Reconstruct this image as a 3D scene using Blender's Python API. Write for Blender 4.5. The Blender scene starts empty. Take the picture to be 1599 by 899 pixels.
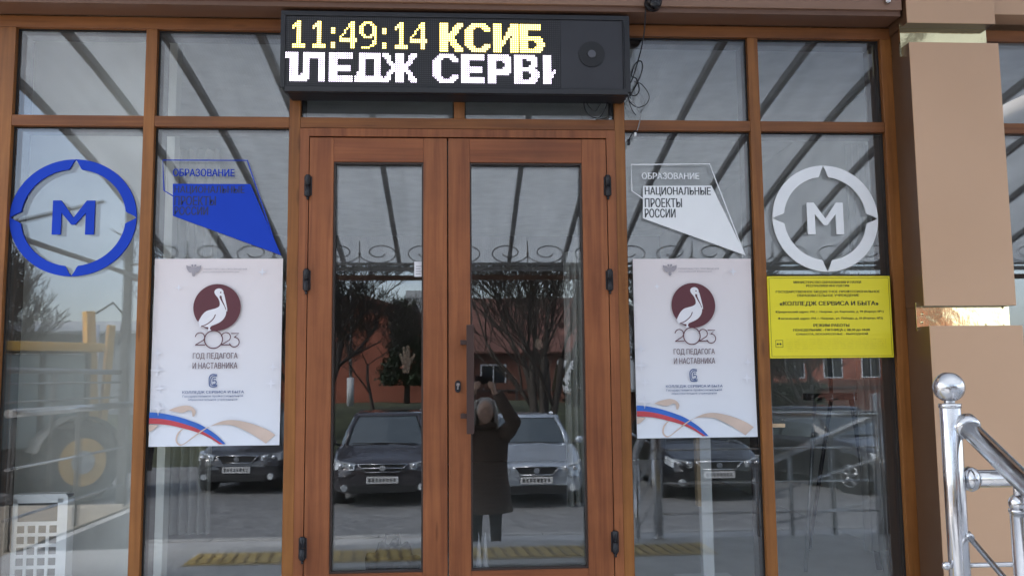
import bpy, bmesh, math, random
from mathutils import Vector, Matrix
random.seed(7)
R = math.radians
PI = math.pi
sc = bpy.context.scene
C = sc.collection

# ------------------------------------------------------------------ camera
CAMZ = 1.1
PITCH, YAW, ROLL, FPX, W0, H0 = 0.101035, 0.060087, -0.009178, 1336.0, 1599.0, 899.0
def cam_axes():
    cp, sp, cy, sy = math.cos(PITCH), math.sin(PITCH), math.cos(YAW), math.sin(YAW)
    f = Vector((sy*cp, cy*cp, sp)); r0 = Vector((cy, -sy, 0)); u0 = r0.cross(f)
    r = r0*math.cos(ROLL) + u0*math.sin(ROLL); u = -r0*math.sin(ROLL) + u0*math.cos(ROLL)
    return r, u, f
CR, CU, CF = cam_axes()
EYE = Vector((0, -4, CAMZ))
cd = bpy.data.cameras.new('camera'); cam = bpy.data.objects.new('camera', cd); C.objects.link(cam)
m3 = Matrix((CR, CU, -CF)).transposed()
cam.matrix_world = Matrix.Translation(EYE) @ m3.to_4x4()
cd.sensor_width = 36; cd.lens = FPX/W0*36; cd.clip_end = 3000; cd.clip_start = 0.02
sc.camera = cam
# ------------------------------------------------------------------ sky and sun (overcast)
SUN_EL, SUN_AZ = R(46), R(305)
wd = bpy.data.worlds.new('World'); sc.world = wd; wd.use_nodes = True
nt = wd.node_tree; N = nt.nodes; L = nt.links; N.clear()
wo = N.new('ShaderNodeOutputWorld'); bg = N.new('ShaderNodeBackground'); sky = N.new('ShaderNodeTexSky')
sky.sky_type = 'NISHITA'; sky.sun_disc = False; sky.sun_elevation = SUN_EL; sky.sun_rotation = SUN_AZ
sky.air_density = 1.0; sky.dust_density = 2.0
hs = N.new('ShaderNodeHueSaturation'); hs.inputs['Saturation'].default_value = 0.60; hs.inputs['Value'].default_value = 1.4
L.new(sky.outputs[0], hs.inputs['Color'])
tc = N.new('ShaderNodeTexCoord'); mp = N.new('ShaderNodeMapping'); mp.inputs['Scale'].default_value = (1.6, 1.6, 5)
nz = N.new('ShaderNodeTexNoise'); nz.inputs['Scale'].default_value = 2.2; nz.inputs['Detail'].default_value = 7
rp = N.new('ShaderNodeValToRGB'); rp.color_ramp.elements[0].position = .35; rp.color_ramp.elements[0].color = (.70, .74, .82, 1)
rp.color_ramp.elements[1].position = .68; rp.color_ramp.elements[1].color = (1.06, 1.07, 1.09, 1)
mx = N.new('ShaderNodeMixRGB'); mx.blend_type = 'MULTIPLY'; mx.inputs[0].default_value = 1
L.new(tc.outputs['Generated'], mp.inputs[0]); L.new(mp.outputs[0], nz.inputs['Vector']); L.new(nz.outputs['Fac'], rp.inputs[0])
L.new(hs.outputs[0], mx.inputs[1]); L.new(rp.outputs[0], mx.inputs[2]); L.new(mx.outputs[0], bg.inputs[0])
bg.inputs[1].default_value = 0.15
L.new(bg.outputs[0], wo.inputs[0])
sl = bpy.data.lights.new('sun', 'SUN'); so = bpy.data.objects.new('sun', sl); C.objects.link(so)
sl.energy = 1.5; sl.angle = R(14); sl.color = (1, .965, .92)
sunv = Vector((math.sin(SUN_AZ)*math.cos(SUN_EL), math.cos(SUN_AZ)*math.cos(SUN_EL), math.sin(SUN_EL))); so.rotation_euler = (-sunv).to_track_quat('-Z', 'Y').to_euler(); so.location = (-5, -10, 20)
vs = sc.view_settings; vs.view_transform = 'Standard'; vs.look = 'None'; vs.gamma = 1; vs.use_curve_mapping = False
vs.exposure = 1.55
cy = sc.cycles
cy.max_bounces = 8; cy.diffuse_bounces = 4; cy.glossy_bounces = 4; cy.transmission_bounces = 6; cy.transparent_max_bounces = 24
cy.caustics_reflective = False; cy.caustics_refractive = False; cy.sample_clamp_indirect = 6
try:
    cy.use_denoising = True; cy.denoiser = 'OPENIMAGEDENOISE'
except Exception: pass

# ------------------------------------------------------------------ helpers
def ray(px, py):
    d = CR*((px-799.5)/FPX) + CU*((449.5-py)/FPX) + CF
    return d/d.y
def F(px, py, y=0.0):                     # photo point -> (x, z) on the plane y of the facade
    d = ray(px, py); t = 4+y
    return d.x*t, CAMZ + d.z*t

class MB:
    def __init__(s): s.bm = bmesh.new()
    def quad(s, *p):
        return s.bm.faces.new([s.bm.verts.new(q) for q in p])
    def box(s, x0, x1, y0, y1, z0, z1, bev=0):
        b = bmesh.new()
        v = [b.verts.new((x, y, z)) for x in (x0, x1) for y in (y0, y1) for z in (z0, z1)]
        for f in ((0,1,3,2),(4,6,7,5),(0,4,5,1),(2,3,7,6),(0,2,6,4),(1,5,7,3)): b.faces.new([v[i] for i in f])
        bmesh.ops.recalc_face_normals(b, faces=b.faces)
        if bev: bmesh.ops.bevel(b, geom=b.edges[:], offset=bev, segments=2, profile=.7, affect='EDGES')
        s.join(b); return s
    def join(s, b, M=None):
        if M is not None: b.transform(M)
        me = bpy.data.meshes.new('t'); b.to_mesh(me); b.free(); s.bm.from_mesh(me); bpy.data.meshes.remove(me)
    def mesh(s, me, M=None):
        b = bmesh.new(); b.from_mesh(me); s.join(b, M)
    def obox(s, c, sx, sy, sz, rot=None, bev=0):
        t = MB(); t.box(-sx/2, sx/2, -sy/2, sy/2, -sz/2, sz/2, bev)
        M = Matrix.Translation(c)
        if rot is not None: M = M @ rot.to_4x4()
        s.join(t.bm, M); return s
    def tube(s, pts, r, n=10, cap=True, smooth=True):
        pts = [Vector(p) for p in pts]; k = len(pts)
        rs = r if isinstance(r, (list, tuple)) else [r]*k
        up = None; rings = []
        for i, p in enumerate(pts):
            t = (pts[min(i+1, k-1)] - pts[max(i-1, 0)])
            if t.length < 1e-9: t = Vector((0,0,1))
            t.normalize()
            if up is None:
                up = Vector((0,0,1)) if abs(t.z) < .9 else Vector((1,0,0))
            a = t.cross(up)
            if a.length < 1e-6: a = t.orthogonal()
            a.normalize(); b = a.cross(t).normalized(); up = b
            rings.append([s.bm.verts.new(p + a*math.cos(2*PI*j/n)*rs[i] + b*math.sin(2*PI*j/n)*rs[i]) for j in range(n)])
        for i in range(k-1):
            for j in range(n):
                f = s.bm.faces.new((rings[i][j], rings[i][(j+1)%n], rings[i+1][(j+1)%n], rings[i+1][j])); f.smooth = smooth
        if cap:
            s.bm.faces.new(rings[0][::-1]); s.bm.faces.new(rings[-1])
        return s
    def sphere(s, c, r, sx=1, sy=1, sz=1, seg=20, rot=None):
        b = bmesh.new(); bmesh.ops.create_uvsphere(b, u_segments=seg, v_segments=max(6, seg//2), radius=r)
        for f in b.faces: f.smooth = True
        M = Matrix.Translation(c)
        if rot is not None: M = M @ rot.to_4x4()
        s.join(b, M @ Matrix.Diagonal((sx, sy, sz, 1))); return s
    def cyl(s, a, b, r, n=20): return s.tube([a, b], r, n)
    def poly(s, pts, y0, y1):             # outline in (x, z), extruded from y0 (front) to y1
        b = bmesh.new()
        f = b.faces.new([b.verts.new((x, y0, z)) for x, z in pts])
        if y1 != y0:
            g = bmesh.ops.extrude_face_region(b, geom=[f])
            for v in g['geom']:
                if isinstance(v, bmesh.types.BMVert): v.co.y = y1
        bmesh.ops.recalc_face_normals(b, faces=b.faces)
        bmesh.ops.triangulate(b, faces=[q for q in b.faces if len(q.verts) > 4])
        s.join(b); return s
    def ribbon(s, pts, w, y, ye=None):    # flat stroke through (x, z) points on plane y
        n = len(pts); ww = w if isinstance(w, list) else [w]*n
        L_, R_ = [], []
        for i in range(n):
            a = Vector(pts[max(i-1, 0)]); c = Vector(pts[min(i+1, n-1)]); t = c-a
            if t.length < 1e-9: t = Vector((1, 0))
            t.normalize(); o = Vector((-t.y, t.x))*ww[i]/2; p = Vector(pts[i])
            L_.append(p+o); R_.append(p-o)
        for i in range(n-1):
            f = s.quad((L_[i].x, y, L_[i].y), (L_[i+1].x, y, L_[i+1].y), (R_[i+1].x, y, R_[i+1].y), (R_[i].x, y, R_[i].y))
            if f.normal.y > 0: f.normal_flip()
            f.normal_update()
            if f.normal.y > 0: f.normal_flip()
        return s
    def build(s, name, m, parent=None, M=None, smooth=False, loc=None):
        me = bpy.data.meshes.new(name); s.bm.to_mesh(me); s.bm.free()
        ms = m if isinstance(m, (list, tuple)) else [m]
        for q in ms: me.materials.append(q)
        if smooth:
            for p in me.polygons: p.use_smooth = True
        o = bpy.data.objects.new(name, me); C.objects.link(o)
        if parent is not None: o.parent = parent
        if M is not None: o.matrix_local = M
        if loc is not None: o.location = loc
        return o

def tag(o, label=None, cat=None, group=None, kind=None):
    if label: o['label'] = label
    if cat: o['category'] = cat
    if group: o['group'] = group
    if kind: o['kind'] = kind
    return o
def thing(name, label, cat, loc=(0,0,0), rz=0, group=None):
    o = bpy.data.objects.new(name, None); C.objects.link(o); o.location = loc; o.rotation_euler = (0,0,rz)
    o.empty_display_size = .1
    return tag(o, label, cat, group)
def struct(o): o['kind'] = 'structure'; return o
def copy_tree(o, parent=None):
    c = o.copy(); C.objects.link(c)
    if parent is not None: c.parent = parent; c.matrix_parent_inverse = o.matrix_parent_inverse.copy()
    for ch in list(o.children): copy_tree(ch, c)
    return c

def text_mesh(body, bold=0.0, shear=0.0):
    c = bpy.data.curves.new('t', 'FONT'); c.body = body; c.offset = bold; c.resolution_u = 3; c.shear = shear
    o = bpy.data.objects.new('t', c); C.objects.link(o); bpy.context.view_layer.update()
    me = bpy.data.meshes.new_from_object(o.evaluated_get(bpy.context.evaluated_depsgraph_get()))
    bpy.data.objects.remove(o); bpy.data.curves.remove(c)
    return me
def add_text(mb, body, x0, x1, z0, z1, y, bold=0.0):      # lettering fitted to a box in (x, z); bold = the same letters laid again a hair aside
    if bold > .002:
        e = min(.06*(z1-z0), bold*(z1-z0)*3.0)
        for k, dx in enumerate((-e, -e/3, e/3, e)): add_text(mb, body, x0+e+dx, x1-e+dx, z0, z1, y-.00003*k, .0)
        return
    me = text_mesh(body, bold)
    xs = [v.co.x for v in me.vertices]; ys = [v.co.y for v in me.vertices]
    a, b, c, d = min(xs), max(xs), min(ys), max(ys)
    for v in me.vertices:
        v.co = Vector((x0+(v.co.x-a)/(b-a)*(x1-x0), y, z0+(v.co.y-c)/(d-c)*(z1-z0)))
    mb.mesh(me); bpy.data.meshes.remove(me)

# ------------------------------------------------------------------ materials
MATS = {}
def mat(name, col, rough=.6, metal=0, var=.12, vs=6, bump=0, bs=40, stretch=(1,1,1), spec=.5, coat=0):
    m = bpy.data.materials.new(name); m.use_nodes = True; t = m.node_tree; n = t.nodes; l = t.links
    b = n['Principled BSDF']; b.inputs['Roughness'].default_value = rough; b.inputs['Metallic'].default_value = metal
    b.inputs['Specular IOR Level'].default_value = spec
    if coat: b.inputs['Coat Weight'].default_value = coat; b.inputs['Coat Roughness'].default_value = .05
    tc = n.new('ShaderNodeTexCoord'); mp = n.new('ShaderNodeMapping'); mp.inputs['Scale'].default_value = stretch
    l.new(tc.outputs['Object'], mp.inputs[0])
    nz = n.new('ShaderNodeTexNoise'); nz.inputs['Scale'].default_value = vs; nz.inputs['Detail'].default_value = 6
    l.new(mp.outputs[0], nz.inputs['Vector'])
    rp = n.new('ShaderNodeValToRGB')
    rp.color_ramp.elements[0].position = .3; rp.color_ramp.elements[1].position = .7
    rp.color_ramp.elements[0].color = [c*(1-var) for c in col]+[1]; rp.color_ramp.elements[1].color = [min(1, c*(1+var)) for c in col]+[1]
    l.new(nz.outputs['Fac'], rp.inputs[0]); l.new(rp.outputs[0], b.inputs['Base Color'])
    if bump:
        n2 = n.new('ShaderNodeTexNoise'); n2.inputs['Scale'].default_value = bs; n2.inputs['Detail'].default_value = 5
        l.new(mp.outputs[0], n2.inputs['Vector'])
        bp = n.new('ShaderNodeBump'); bp.inputs['Strength'].default_value = bump; bp.inputs['Distance'].default_value = .02
        l.new(n2.outputs['Fac'], bp.inputs['Height']); l.new(bp.outputs[0], b.inputs['Normal'])
    MATS[name] = m
    return m
def wood(name, dark, lite, axis, rough=.42):
    m = bpy.data.materials.new(name); m.use_nodes = True; t = m.node_tree; n = t.nodes; l = t.links
    b = n['Principled BSDF']; b.inputs['Roughness'].default_value = rough; b.inputs['Specular IOR Level'].default_value = .4
    tc = n.new('ShaderNodeTexCoord'); mp = n.new('ShaderNodeMapping')
    mp.inputs['Scale'].default_value = (1.3, 30, 30) if axis == 'x' else (30, 30, 1.3)
    l.new(tc.outputs['Object'], mp.inputs[0])
    a = n.new('ShaderNodeTexNoise'); a.inputs['Scale'].default_value = 1.6; a.inputs['Detail'].default_value = 8; a.inputs['Distortion'].default_value = .6
    l.new(mp.outputs[0], a.inputs['Vector'])
    mp2 = n.new('ShaderNodeMapping'); mp2.inputs['Scale'].default_value = (.5, 8, 8) if axis == 'x' else (8, 8, .5)
    l.new(tc.outputs['Object'], mp2.inputs[0])
    a2 = n.new('ShaderNodeTexNoise'); a2.inputs['Scale'].default_value = 1.5; a2.inputs['Detail'].default_value = 3
    l.new(mp2.outputs[0], a2.inputs['Vector'])
    ad = n.new('ShaderNodeMath'); ad.operation = 'MULTIPLY_ADD'; ad.inputs[1].default_value = .55
    l.new(a.outputs['Fac'], ad.inputs[0])
    s2 = n.new('ShaderNodeMath'); s2.operation = 'MULTIPLY'; s2.inputs[1].default_value = .45; l.new(a2.outputs['Fac'], s2.inputs[0]); l.new(s2.outputs[0], ad.inputs[2])
    rp = n.new('ShaderNodeValToRGB'); e = rp.color_ramp.elements
    e[0].position = .36; e[0].color = (*dark, 1); e[1].position = .62; e[1].color = (*lite, 1)
    l.new(ad.outputs[0], rp.inputs[0])
    # knots
    vo = n.new('ShaderNodeTexVoronoi'); vo.inputs['Scale'].default_value = 1.0
    mp3 = n.new('ShaderNodeMapping'); mp3.inputs['Scale'].default_value = (2.2, 14, 14) if axis == 'x' else (14, 14, 2.2)
    l.new(tc.outputs['Object'], mp3.inputs[0]); l.new(mp3.outputs[0], vo.inputs['Vector'])
    kr = n.new('ShaderNodeValToRGB'); kr.color_ramp.elements[0].position = .05; kr.color_ramp.elements[0].color = (.55,.5,.45,1)
    kr.color_ramp.elements[1].position = .13; kr.color_ramp.elements[1].color = (1,1,1,1)
    l.new(vo.outputs['Distance'], kr.inputs[0])
    mu = n.new('ShaderNodeMixRGB'); mu.blend_type = 'MULTIPLY'; mu.inputs[0].default_value = .8
    l.new(rp.outputs[0], mu.inputs[1]); l.new(kr.outputs[0], mu.inputs[2])
    wn = n.new('ShaderNodeTexNoise'); wn.inputs['Scale'].default_value = 2.1; wn.inputs['Detail'].default_value = 9; wn.inputs['Roughness'].default_value = .65; l.new(tc.outputs['Object'], wn.inputs['Vector'])
    wr = n.new('ShaderNodeValToRGB'); wr.color_ramp.elements[0].position = .3; wr.color_ramp.elements[0].color = (.74,.72,.70,1); wr.color_ramp.elements[1].position = .68; wr.color_ramp.elements[1].color = (1.1,1.1,1.1,1); l.new(wn.outputs['Fac'], wr.inputs[0])
    wm = n.new('ShaderNodeMixRGB'); wm.blend_type = 'MULTIPLY'; wm.inputs[0].default_value = 1; l.new(mu.outputs[0], wm.inputs[1]); l.new(wr.outputs[0], wm.inputs[2]); l.new(wm.outputs[0], b.inputs['Base Color'])
    rr = n.new('ShaderNodeMapRange'); rr.inputs[3].default_value = rough-.1; rr.inputs[4].default_value = rough+.16; l.new(wn.outputs['Fac'], rr.inputs[0]); l.new(rr.outputs[0], b.inputs['Roughness'])
    bp = n.new('ShaderNodeBump'); bp.inputs['Strength'].default_value = .08; bp.inputs['Distance'].default_value = .003
    l.new(a.outputs['Fac'], bp.inputs['Height']); l.new(bp.outputs[0], b.inputs['Normal'])
    return m
def glass_mat(name, refl=.09, tint=(.86,.9,.89), wob=.0):
    m = bpy.data.materials.new(name); m.use_nodes = True; t = m.node_tree; n = t.nodes; l = t.links; n.clear()
    o = n.new('ShaderNodeOutputMaterial'); mixs = n.new('ShaderNodeMixShader'); tr = n.new('ShaderNodeBsdfTransparent'); g = n.new('ShaderNodeBsdfGlossy')
    tr.inputs[0].default_value = (*tint, 1); g.inputs['Roughness'].default_value = 0.0; g.inputs[0].default_value = (.97, .985, 1, 1)
    fr = n.new('ShaderNodeFresnel'); fr.inputs[0].default_value = 1.52
    ge = n.new('ShaderNodeNewGeometry'); io = n.new('ShaderNodeMix'); io.inputs[2].default_value = 1.52; io.inputs[3].default_value = 1/1.52
    l.new(ge.outputs['Backfacing'], io.inputs[0]); l.new(io.outputs[0], fr.inputs[0])
    ad = n.new('ShaderNodeMath'); ad.operation = 'ADD'; ad.inputs[1].default_value = refl-.043; ad.use_clamp = True
    l.new(fr.outputs[0], ad.inputs[0]); l.new(ad.outputs[0], mixs.inputs[0]); l.new(tr.outputs[0], mixs.inputs[1]); l.new(g.outputs[0], mixs.inputs[2])
    if wob:
        tcx = n.new('ShaderNodeTexCoord'); nz = n.new('ShaderNodeTexNoise'); nz.inputs['Scale'].default_value = 1.7; nz.inputs['Detail'].default_value = 1
        bp = n.new('ShaderNodeBump'); bp.inputs['Strength'].default_value = wob; bp.inputs['Distance'].default_value = .002
        l.new(tcx.outputs['Object'], nz.inputs['Vector']); l.new(nz.outputs['Fac'], bp.inputs['Height']); l.new(bp.outputs[0], g.inputs['Normal'])
    l.new(mixs.outputs[0], o.inputs[0])
    return m
def emis(name, col, st):
    m = bpy.data.materials.new(name); m.use_nodes = True; t = m.node_tree; n = t.nodes; n.clear()
    o = n.new('ShaderNodeOutputMaterial'); e = n.new('ShaderNodeEmission'); e.inputs[0].default_value = (*col, 1); e.inputs[1].default_value = st
    t.links.new(e.outputs[0], o.inputs[0]); return m

oak_v = wood('oak_vertical', (.205,.070,.015), (.335,.130,.031), 'z'); oak_h = wood('oak_horizontal', (.175,.057,.015), (.285,.105,.029), 'x')
red_v = wood('redwood_vertical', (.205,.060,.020), (.34,.116,.040), 'z'); red_h = wood('redwood_horizontal', (.195,.056,.019), (.32,.104,.037), 'x')
brown = mat('dark_brown_profile', (.045,.028,.022), .45, var=.08)
gasket = mat('black_gasket', (.012,.012,.012), .7)
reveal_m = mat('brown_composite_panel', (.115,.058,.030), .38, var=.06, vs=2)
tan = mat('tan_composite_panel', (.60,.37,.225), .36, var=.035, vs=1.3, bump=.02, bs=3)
gold = mat('polished_gold_sheet', (.95,.84,.50), .09, 1, var=.03, bump=.12, bs=5)
black_m = mat('black_powder_coat', (.009,.009,.012), .5, var=.2, vs=20)
steel = mat('polished_stainless', (.66,.66,.67), .13, 1, var=.05, vs=25, bump=.015, bs=80)
steel_d = mat('dull_galvanised', (.32,.33,.34), .4, .8, var=.15)
def rough_noise(m, lo, hi, sc_):
    t = m.node_tree; n = t.nodes; l = t.links; nz = n.new('ShaderNodeTexNoise'); nz.inputs['Scale'].default_value = sc_; nz.inputs['Detail'].default_value = 6
    tcx = [q for q in n if q.type == 'TEX_COORD'][0]; l.new(tcx.outputs['Object'], nz.inputs['Vector'])
    mr = n.new('ShaderNodeMapRange'); mr.inputs[1].default_value = .35; mr.inputs[2].default_value = .7; mr.inputs[3].default_value = lo; mr.inputs[4].default_value = hi
    l.new(nz.outputs['Fac'], mr.inputs[0]); l.new(mr.outputs[0], n['Principled BSDF'].inputs['Roughness'])
rough_noise(steel, .10, .30, 14); rough_noise(tan, .30, .48, 3)
darksteel = mat('dark_painted_steel', (.055,.052,.05), .5, var=.2)
white_p = mat('white_plastic', (.86,.86,.87), .35, var=.03)
paper = mat('white_paper', (.78,.765,.80), .65, var=.015, vs=3)
glassm = glass_mat('pane_glass', .099, tint=(.97,.985,.98), wob=.07)
M_ = dict()

# ------------------------------------------------------------------ ground and setting
concrete = mat('concrete_paving', (.46,.455,.44), .85, var=.18, vs=3, bump=.3, bs=60)
asphalt = mat('asphalt', (.20,.20,.20), .75, var=.42, vs=11, bump=.5, bs=45)
def asphalt_wet(m):                       # damp patches: glossier and darker, from one noise
    t = m.node_tree; n = t.nodes; l = t.links; b = n['Principled BSDF']
    nz = n.new('ShaderNodeTexNoise'); nz.inputs['Scale'].default_value = .55; nz.inputs['Detail'].default_value = 5
    tcx = [q for q in n if q.type == 'TEX_COORD'][0]; l.new(tcx.outputs['Object'], nz.inputs['Vector'])
    r = n.new('ShaderNodeValToRGB'); r.color_ramp.elements[0].position = .42; r.color_ramp.elements[0].color = (.58,)*3+(1,)
    r.color_ramp.elements[1].position = .6; r.color_ramp.elements[1].color = (.85,)*3+(1,)
    l.new(nz.outputs['Fac'], r.inputs[0]); l.new(r.outputs[0], b.inputs['Roughness'])
asphalt_wet(asphalt)
GZ = -1.04
g = MB(); g.quad((-400,-900,GZ-.02), (400,-900,GZ-.02), (400,120,GZ-.02), (-400,120,GZ-.02)); struct(g.build('ground', asphalt))
g = MB(); g.box(-14, 16, -6.6, 0.4, GZ-.3, -.85)
struct(g.build('pavement', concrete))
g = MB()
for i in range(30): g.box(-14+i, -14+i+.985, -6.78, -6.605, GZ-.3, -.84, .01)
struct(g.build('kerb', mat('kerb_stone', (.42,.41,.39), .85, var=.2, bump=.3)))
# stairs and porch
porch_m = mat('porch_granite', (.58,.58,.57), .5, var=.12, vs=14, bump=.05)
g = MB(); g.box(-2.88, 3.0, -1.75, -.001, -1.2, 0, .006); struct(g.build('porch_floor', porch_m))
g = MB()
for i in range(4): g.box(-1.75, 1.30, -1.75-.3*(i+1), -1.751-.3*i, -1.2, -.17*(i+1), .008)
struct(g.build('porch_steps', porch_m))
# tactile warning strip: a yellow plate with rows of raised bars
g = MB(); g.box(-1.64, 1.56, -1.52, -1.20, .001, .008)
tact = tag(g.build('tactile_strip', mat('tactile_yellow', (.72,.53,.18), .7, var=.15, vs=8)), 'worn yellow tactile warning strip on the porch floor', 'tactile strip')
g = MB()
for i in range(44):
    x = -1.6+i*.0715
    for k in range(2): g.obox((x+.015*k, -1.43+.145*k, .011), (.018), .12, .007, Matrix.Rotation(R(-12), 3, 'Z'))
g.build('raised_bars', mat('tactile_worn', (.34,.25,.12), .75, var=.3, vs=30), tact)
# bank of grass behind the car park
def bank():
    b = MB(); n = 40; mth = 14
    rows = []
    for j in range(mth+1):
        y = -17.6 - 15*j/mth; rr = []
        for i in range(n+1):
            x = -30 + 37*i/n
            k = min(1, j/6); k = k*k*(3-2*k)
            e = min(1, max(0, (7-x)/3))
            rr.append(b.bm.verts.new((x, y, GZ-.015 + (1.05*k + .08*random.random()*k)*e)))
        rows.append(rr)
    for j in range(mth):
        for i in range(n): b.bm.faces.new((rows[j][i], rows[j+1][i], rows[j+1][i+1], rows[j][i+1]))
    return struct(b.build('grass_bank', mat('winter_grass', (.055,.062,.03), .95, var=.5, vs=2.5, bump=.6, bs=12), smooth=True))
bank()

# ------------------------------------------------------------------ the entrance facade
fac = thing('glazed_entrance', 'golden oak framed glass entrance wall with a double door in its middle', 'entrance')
ZB, ZT = 0.0, 2.79
def zt(v): return v + CAMZ
VM = {'a': (-2.155, -2.078), 'b': (-1.481, -1.430), 'c': (-.807, -.755), 'd': (.745, .794), 'e': (1.414, 1.466), 'f': (2.089, 2.145)}
TB, TT = zt(1.171), zt(1.222)             # transom
HB = zt(1.643)                            # underside of the head member
def v_member(x0, x1, z0, z1):
    g = MB(); g.box(x0, x1, 0, .028, z0, z1, .003); o = g.build('mullion', oak_v, fac)
    g = MB(); g.box(x0+.004, x1-.004, .056, .19, z0, z1); g.build('inner_profile', brown, o)
    g = MB(); g.box(x0-.006, x1+.006, .0285, .0555, z0, z1); g.build('gasket', gasket, o)
for k in 'abcdef': v_member(*VM[k], ZB, HB)
v_member(-.03, .021, TT, HB)
def h_member(x0, x1, z0, z1, name='transom'):
    g = MB(); g.box(x0, x1, .001, .028, z0, z1, .003); o = g.build(name, oak_h, fac)
    g = MB(); g.box(x0, x1, .056, .185, z0+.004, z1-.004); g.build('inner_profile', brown, o)
    g = MB(); g.box(x0, x1, .0287, .0553, z0-.006, z1+.006); g.build('gasket', gasket, o)
keys = 'abcdef'
for i in range(5):
    x0, x1 = VM[keys[i]][1]+.0005, VM[keys[i+1]][0]-.0005
    h_member(x0, x1, TB, TT)
    if keys[i] != 'c': h_member(x0, x1, ZB+.001, ZB+.075, 'bottom_rail')
h_member(-2.155, 2.145, HB+.001, 2.80, 'head_rail')
def pane(x0, x1, z0, z1):
    g = MB(); g.box(x0+.002, x1-.002, .030, .054, z0+.002, z1-.002); g.build('glass_pane', glassm, fac)
for i in range(5):
    x0, x1 = VM[keys[i]][1], VM[keys[i+1]][0]
    if keys[i] == 'c':
        pane(x0, -.03, TT, HB); pane(.021, x1, TT, HB)
    else:
        pane(x0, x1, TT, HB); pane(x0, x1, ZB+.075, TB)
# door frame
g = MB()
g.box(-.7545, -.712, -.004, .07, .0, 2.268, .002); g.box(.702, .7445, -.004, .07, .0, 2.268, .002); g.box(-.712, .702, -.0042, .07, 2.229, 2.268, .002)
g.build('door_frame', red_v, fac)
g = MB(); g.box(-.712, .702, .0, .06, .0, .022, .002); g.build('threshold', steel_d, fac)
def hinge(door, x, z):
    g = MB()
    g.tube([(x, -.016, z-.052), (x, -.016, z-.048), (x, -.016, z-.001)], [.009, .0125, .0125], 14)
    g.tube([(x, -.016, z+.001), (x, -.016, z+.048), (x, -.016, z+.052)], [.0125, .0125, .009], 14)
    g.box(x-.018, x+.018, -.010, -.0045, z-.045, z+.045, .002)
    g.tube([(x, -.016, z-.066), (x, -.016, z-.053)], .006, 10)
    g.build('hinge', black_m, door)
def leaf(x0, x1, gx0, gx1, hx):
    zt_, zb_, gt, gb = 2.222, .026, zt(1.007), zt(-.883)
    g = MB(); y0, y1 = -.006, .062
    g.box(x0, gx0, y0, y1, zb_, zt_, .0025); g.box(gx1, x1, y0, y1, zb_, zt_, .0025)
    d = g.build('door', red_v, fac); 
    g = MB(); g.box(gx0+.0004, gx1-.0004, y0+.0006, y1, gt, zt_-.0006, .0025); g.build('rail', red_h, d)
    g = MB(); g.box(gx0+.0004, gx1-.0004, y0+.0006, y1, zb_+.0006, gb, .0025)
    g.build('rail', red_h, d)
    g = MB(); t = .008
    g.box(gx0, gx0+t, .004, .03, gb, gt); g.box(gx1-t, gx1, .004, .03, gb, gt); g.box(gx0+t, gx1-t, .004, .03, gb, gb+t); g.box(gx0+t, gx1-t, .004, .03, gt-t, gt)
    g.build('glazing_bead', brown, d)
    g = MB(); g.box(gx0+.001, gx1-.001, .031, .055, gb+.001, gt-.001); g.build('glass_pane', glassm, d)
    for px, py in hx:
        x, z = F(px, py, -.016); hinge(d, (x0-.005 if x < 0 else x1+.005), z)
    return d
dl = leaf(-.708, -.0635, -.596, -.175, [(484, 290), (481, 437), (473, 856)])
dr = leaf(-.0575, .698, .044, .581, [(942, 290), (946, 437), (956, 846)])
dl['label'] = 'left door leaf with the white paper slip on its glass'
dr['label'] = 'right door leaf with the long brown pull handle and lock'
# pull handle and lock
hx, hz1 = F(734, 507, -.07); _, hz0 = F(734, 677, -.07)
g = MB(); g.box(hx-.017, hx+.017, -.085, -.05, hz0, hz1, .003)
h = g.build('handle', mat('dark_bronze', (.06,.032,.026), .4, .2), dr)
g = MB()
for z in (hz1-.08, hz0+.08):
    g = MB(); g.cyl((hx-.034, -.0075, z), (hx-.034, -.055, z), .011, 14); g.box(hx-.045, hx-.0165, -.074, -.054, z-.011, z+.011, .002)
    g.build('handle_bracket', MATS['dark_bronze'], h)
lx, lz = F(715, 603, -.01)
g = MB(); g.poly([(lx+.016*math.cos(a)*.85, lz+(.016*math.sin(a)) + (.012 if math.sin(a) > 0 else -.012)) for a in [2*PI*i/24 for i in range(24)]], -.016, -.0062)
lk = g.build('lock_plate', black_m, dr)
g = MB(); g.cyl((lx, -.0165, lz+.009), (lx, -.021, lz+.009), .0085, 16); g.box(lx-.0035, lx+.0035, -.02, -.0162, lz-.014, lz+.002)
g.build('lock_cylinder', steel, lk)

# side window beyond the pillar
sw = thing('side_window', 'oak framed tall window beyond the tan pillar at the right edge', 'window')
def rect_frame(x0, x1):
    g = MB(); g.box(x0, x0+.05, 0, .028, .0, 2.74, .003); g.build('frame', oak_v, sw)
    g = MB(); g.box(x1-.05, x1, 0, .028, .0, 2.74, .003); g.build('frame', oak_v, sw)
    for z0, z1 in ((TB, TT), (HB, 2.80)):
        g = MB(); g.box(x0+.0505, x1-.0505, .001, .028, z0, z1, .003); g.build('transom', oak_h, sw)
    for z0, z1 in ((.05, TB), (TT, HB)):
        g = MB(); g.box(x0+.04, x1-.04, .030, .054, z0, z1); g.build('glass_pane', glassm, sw)
rect_frame(2.565, 3.7)

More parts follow.
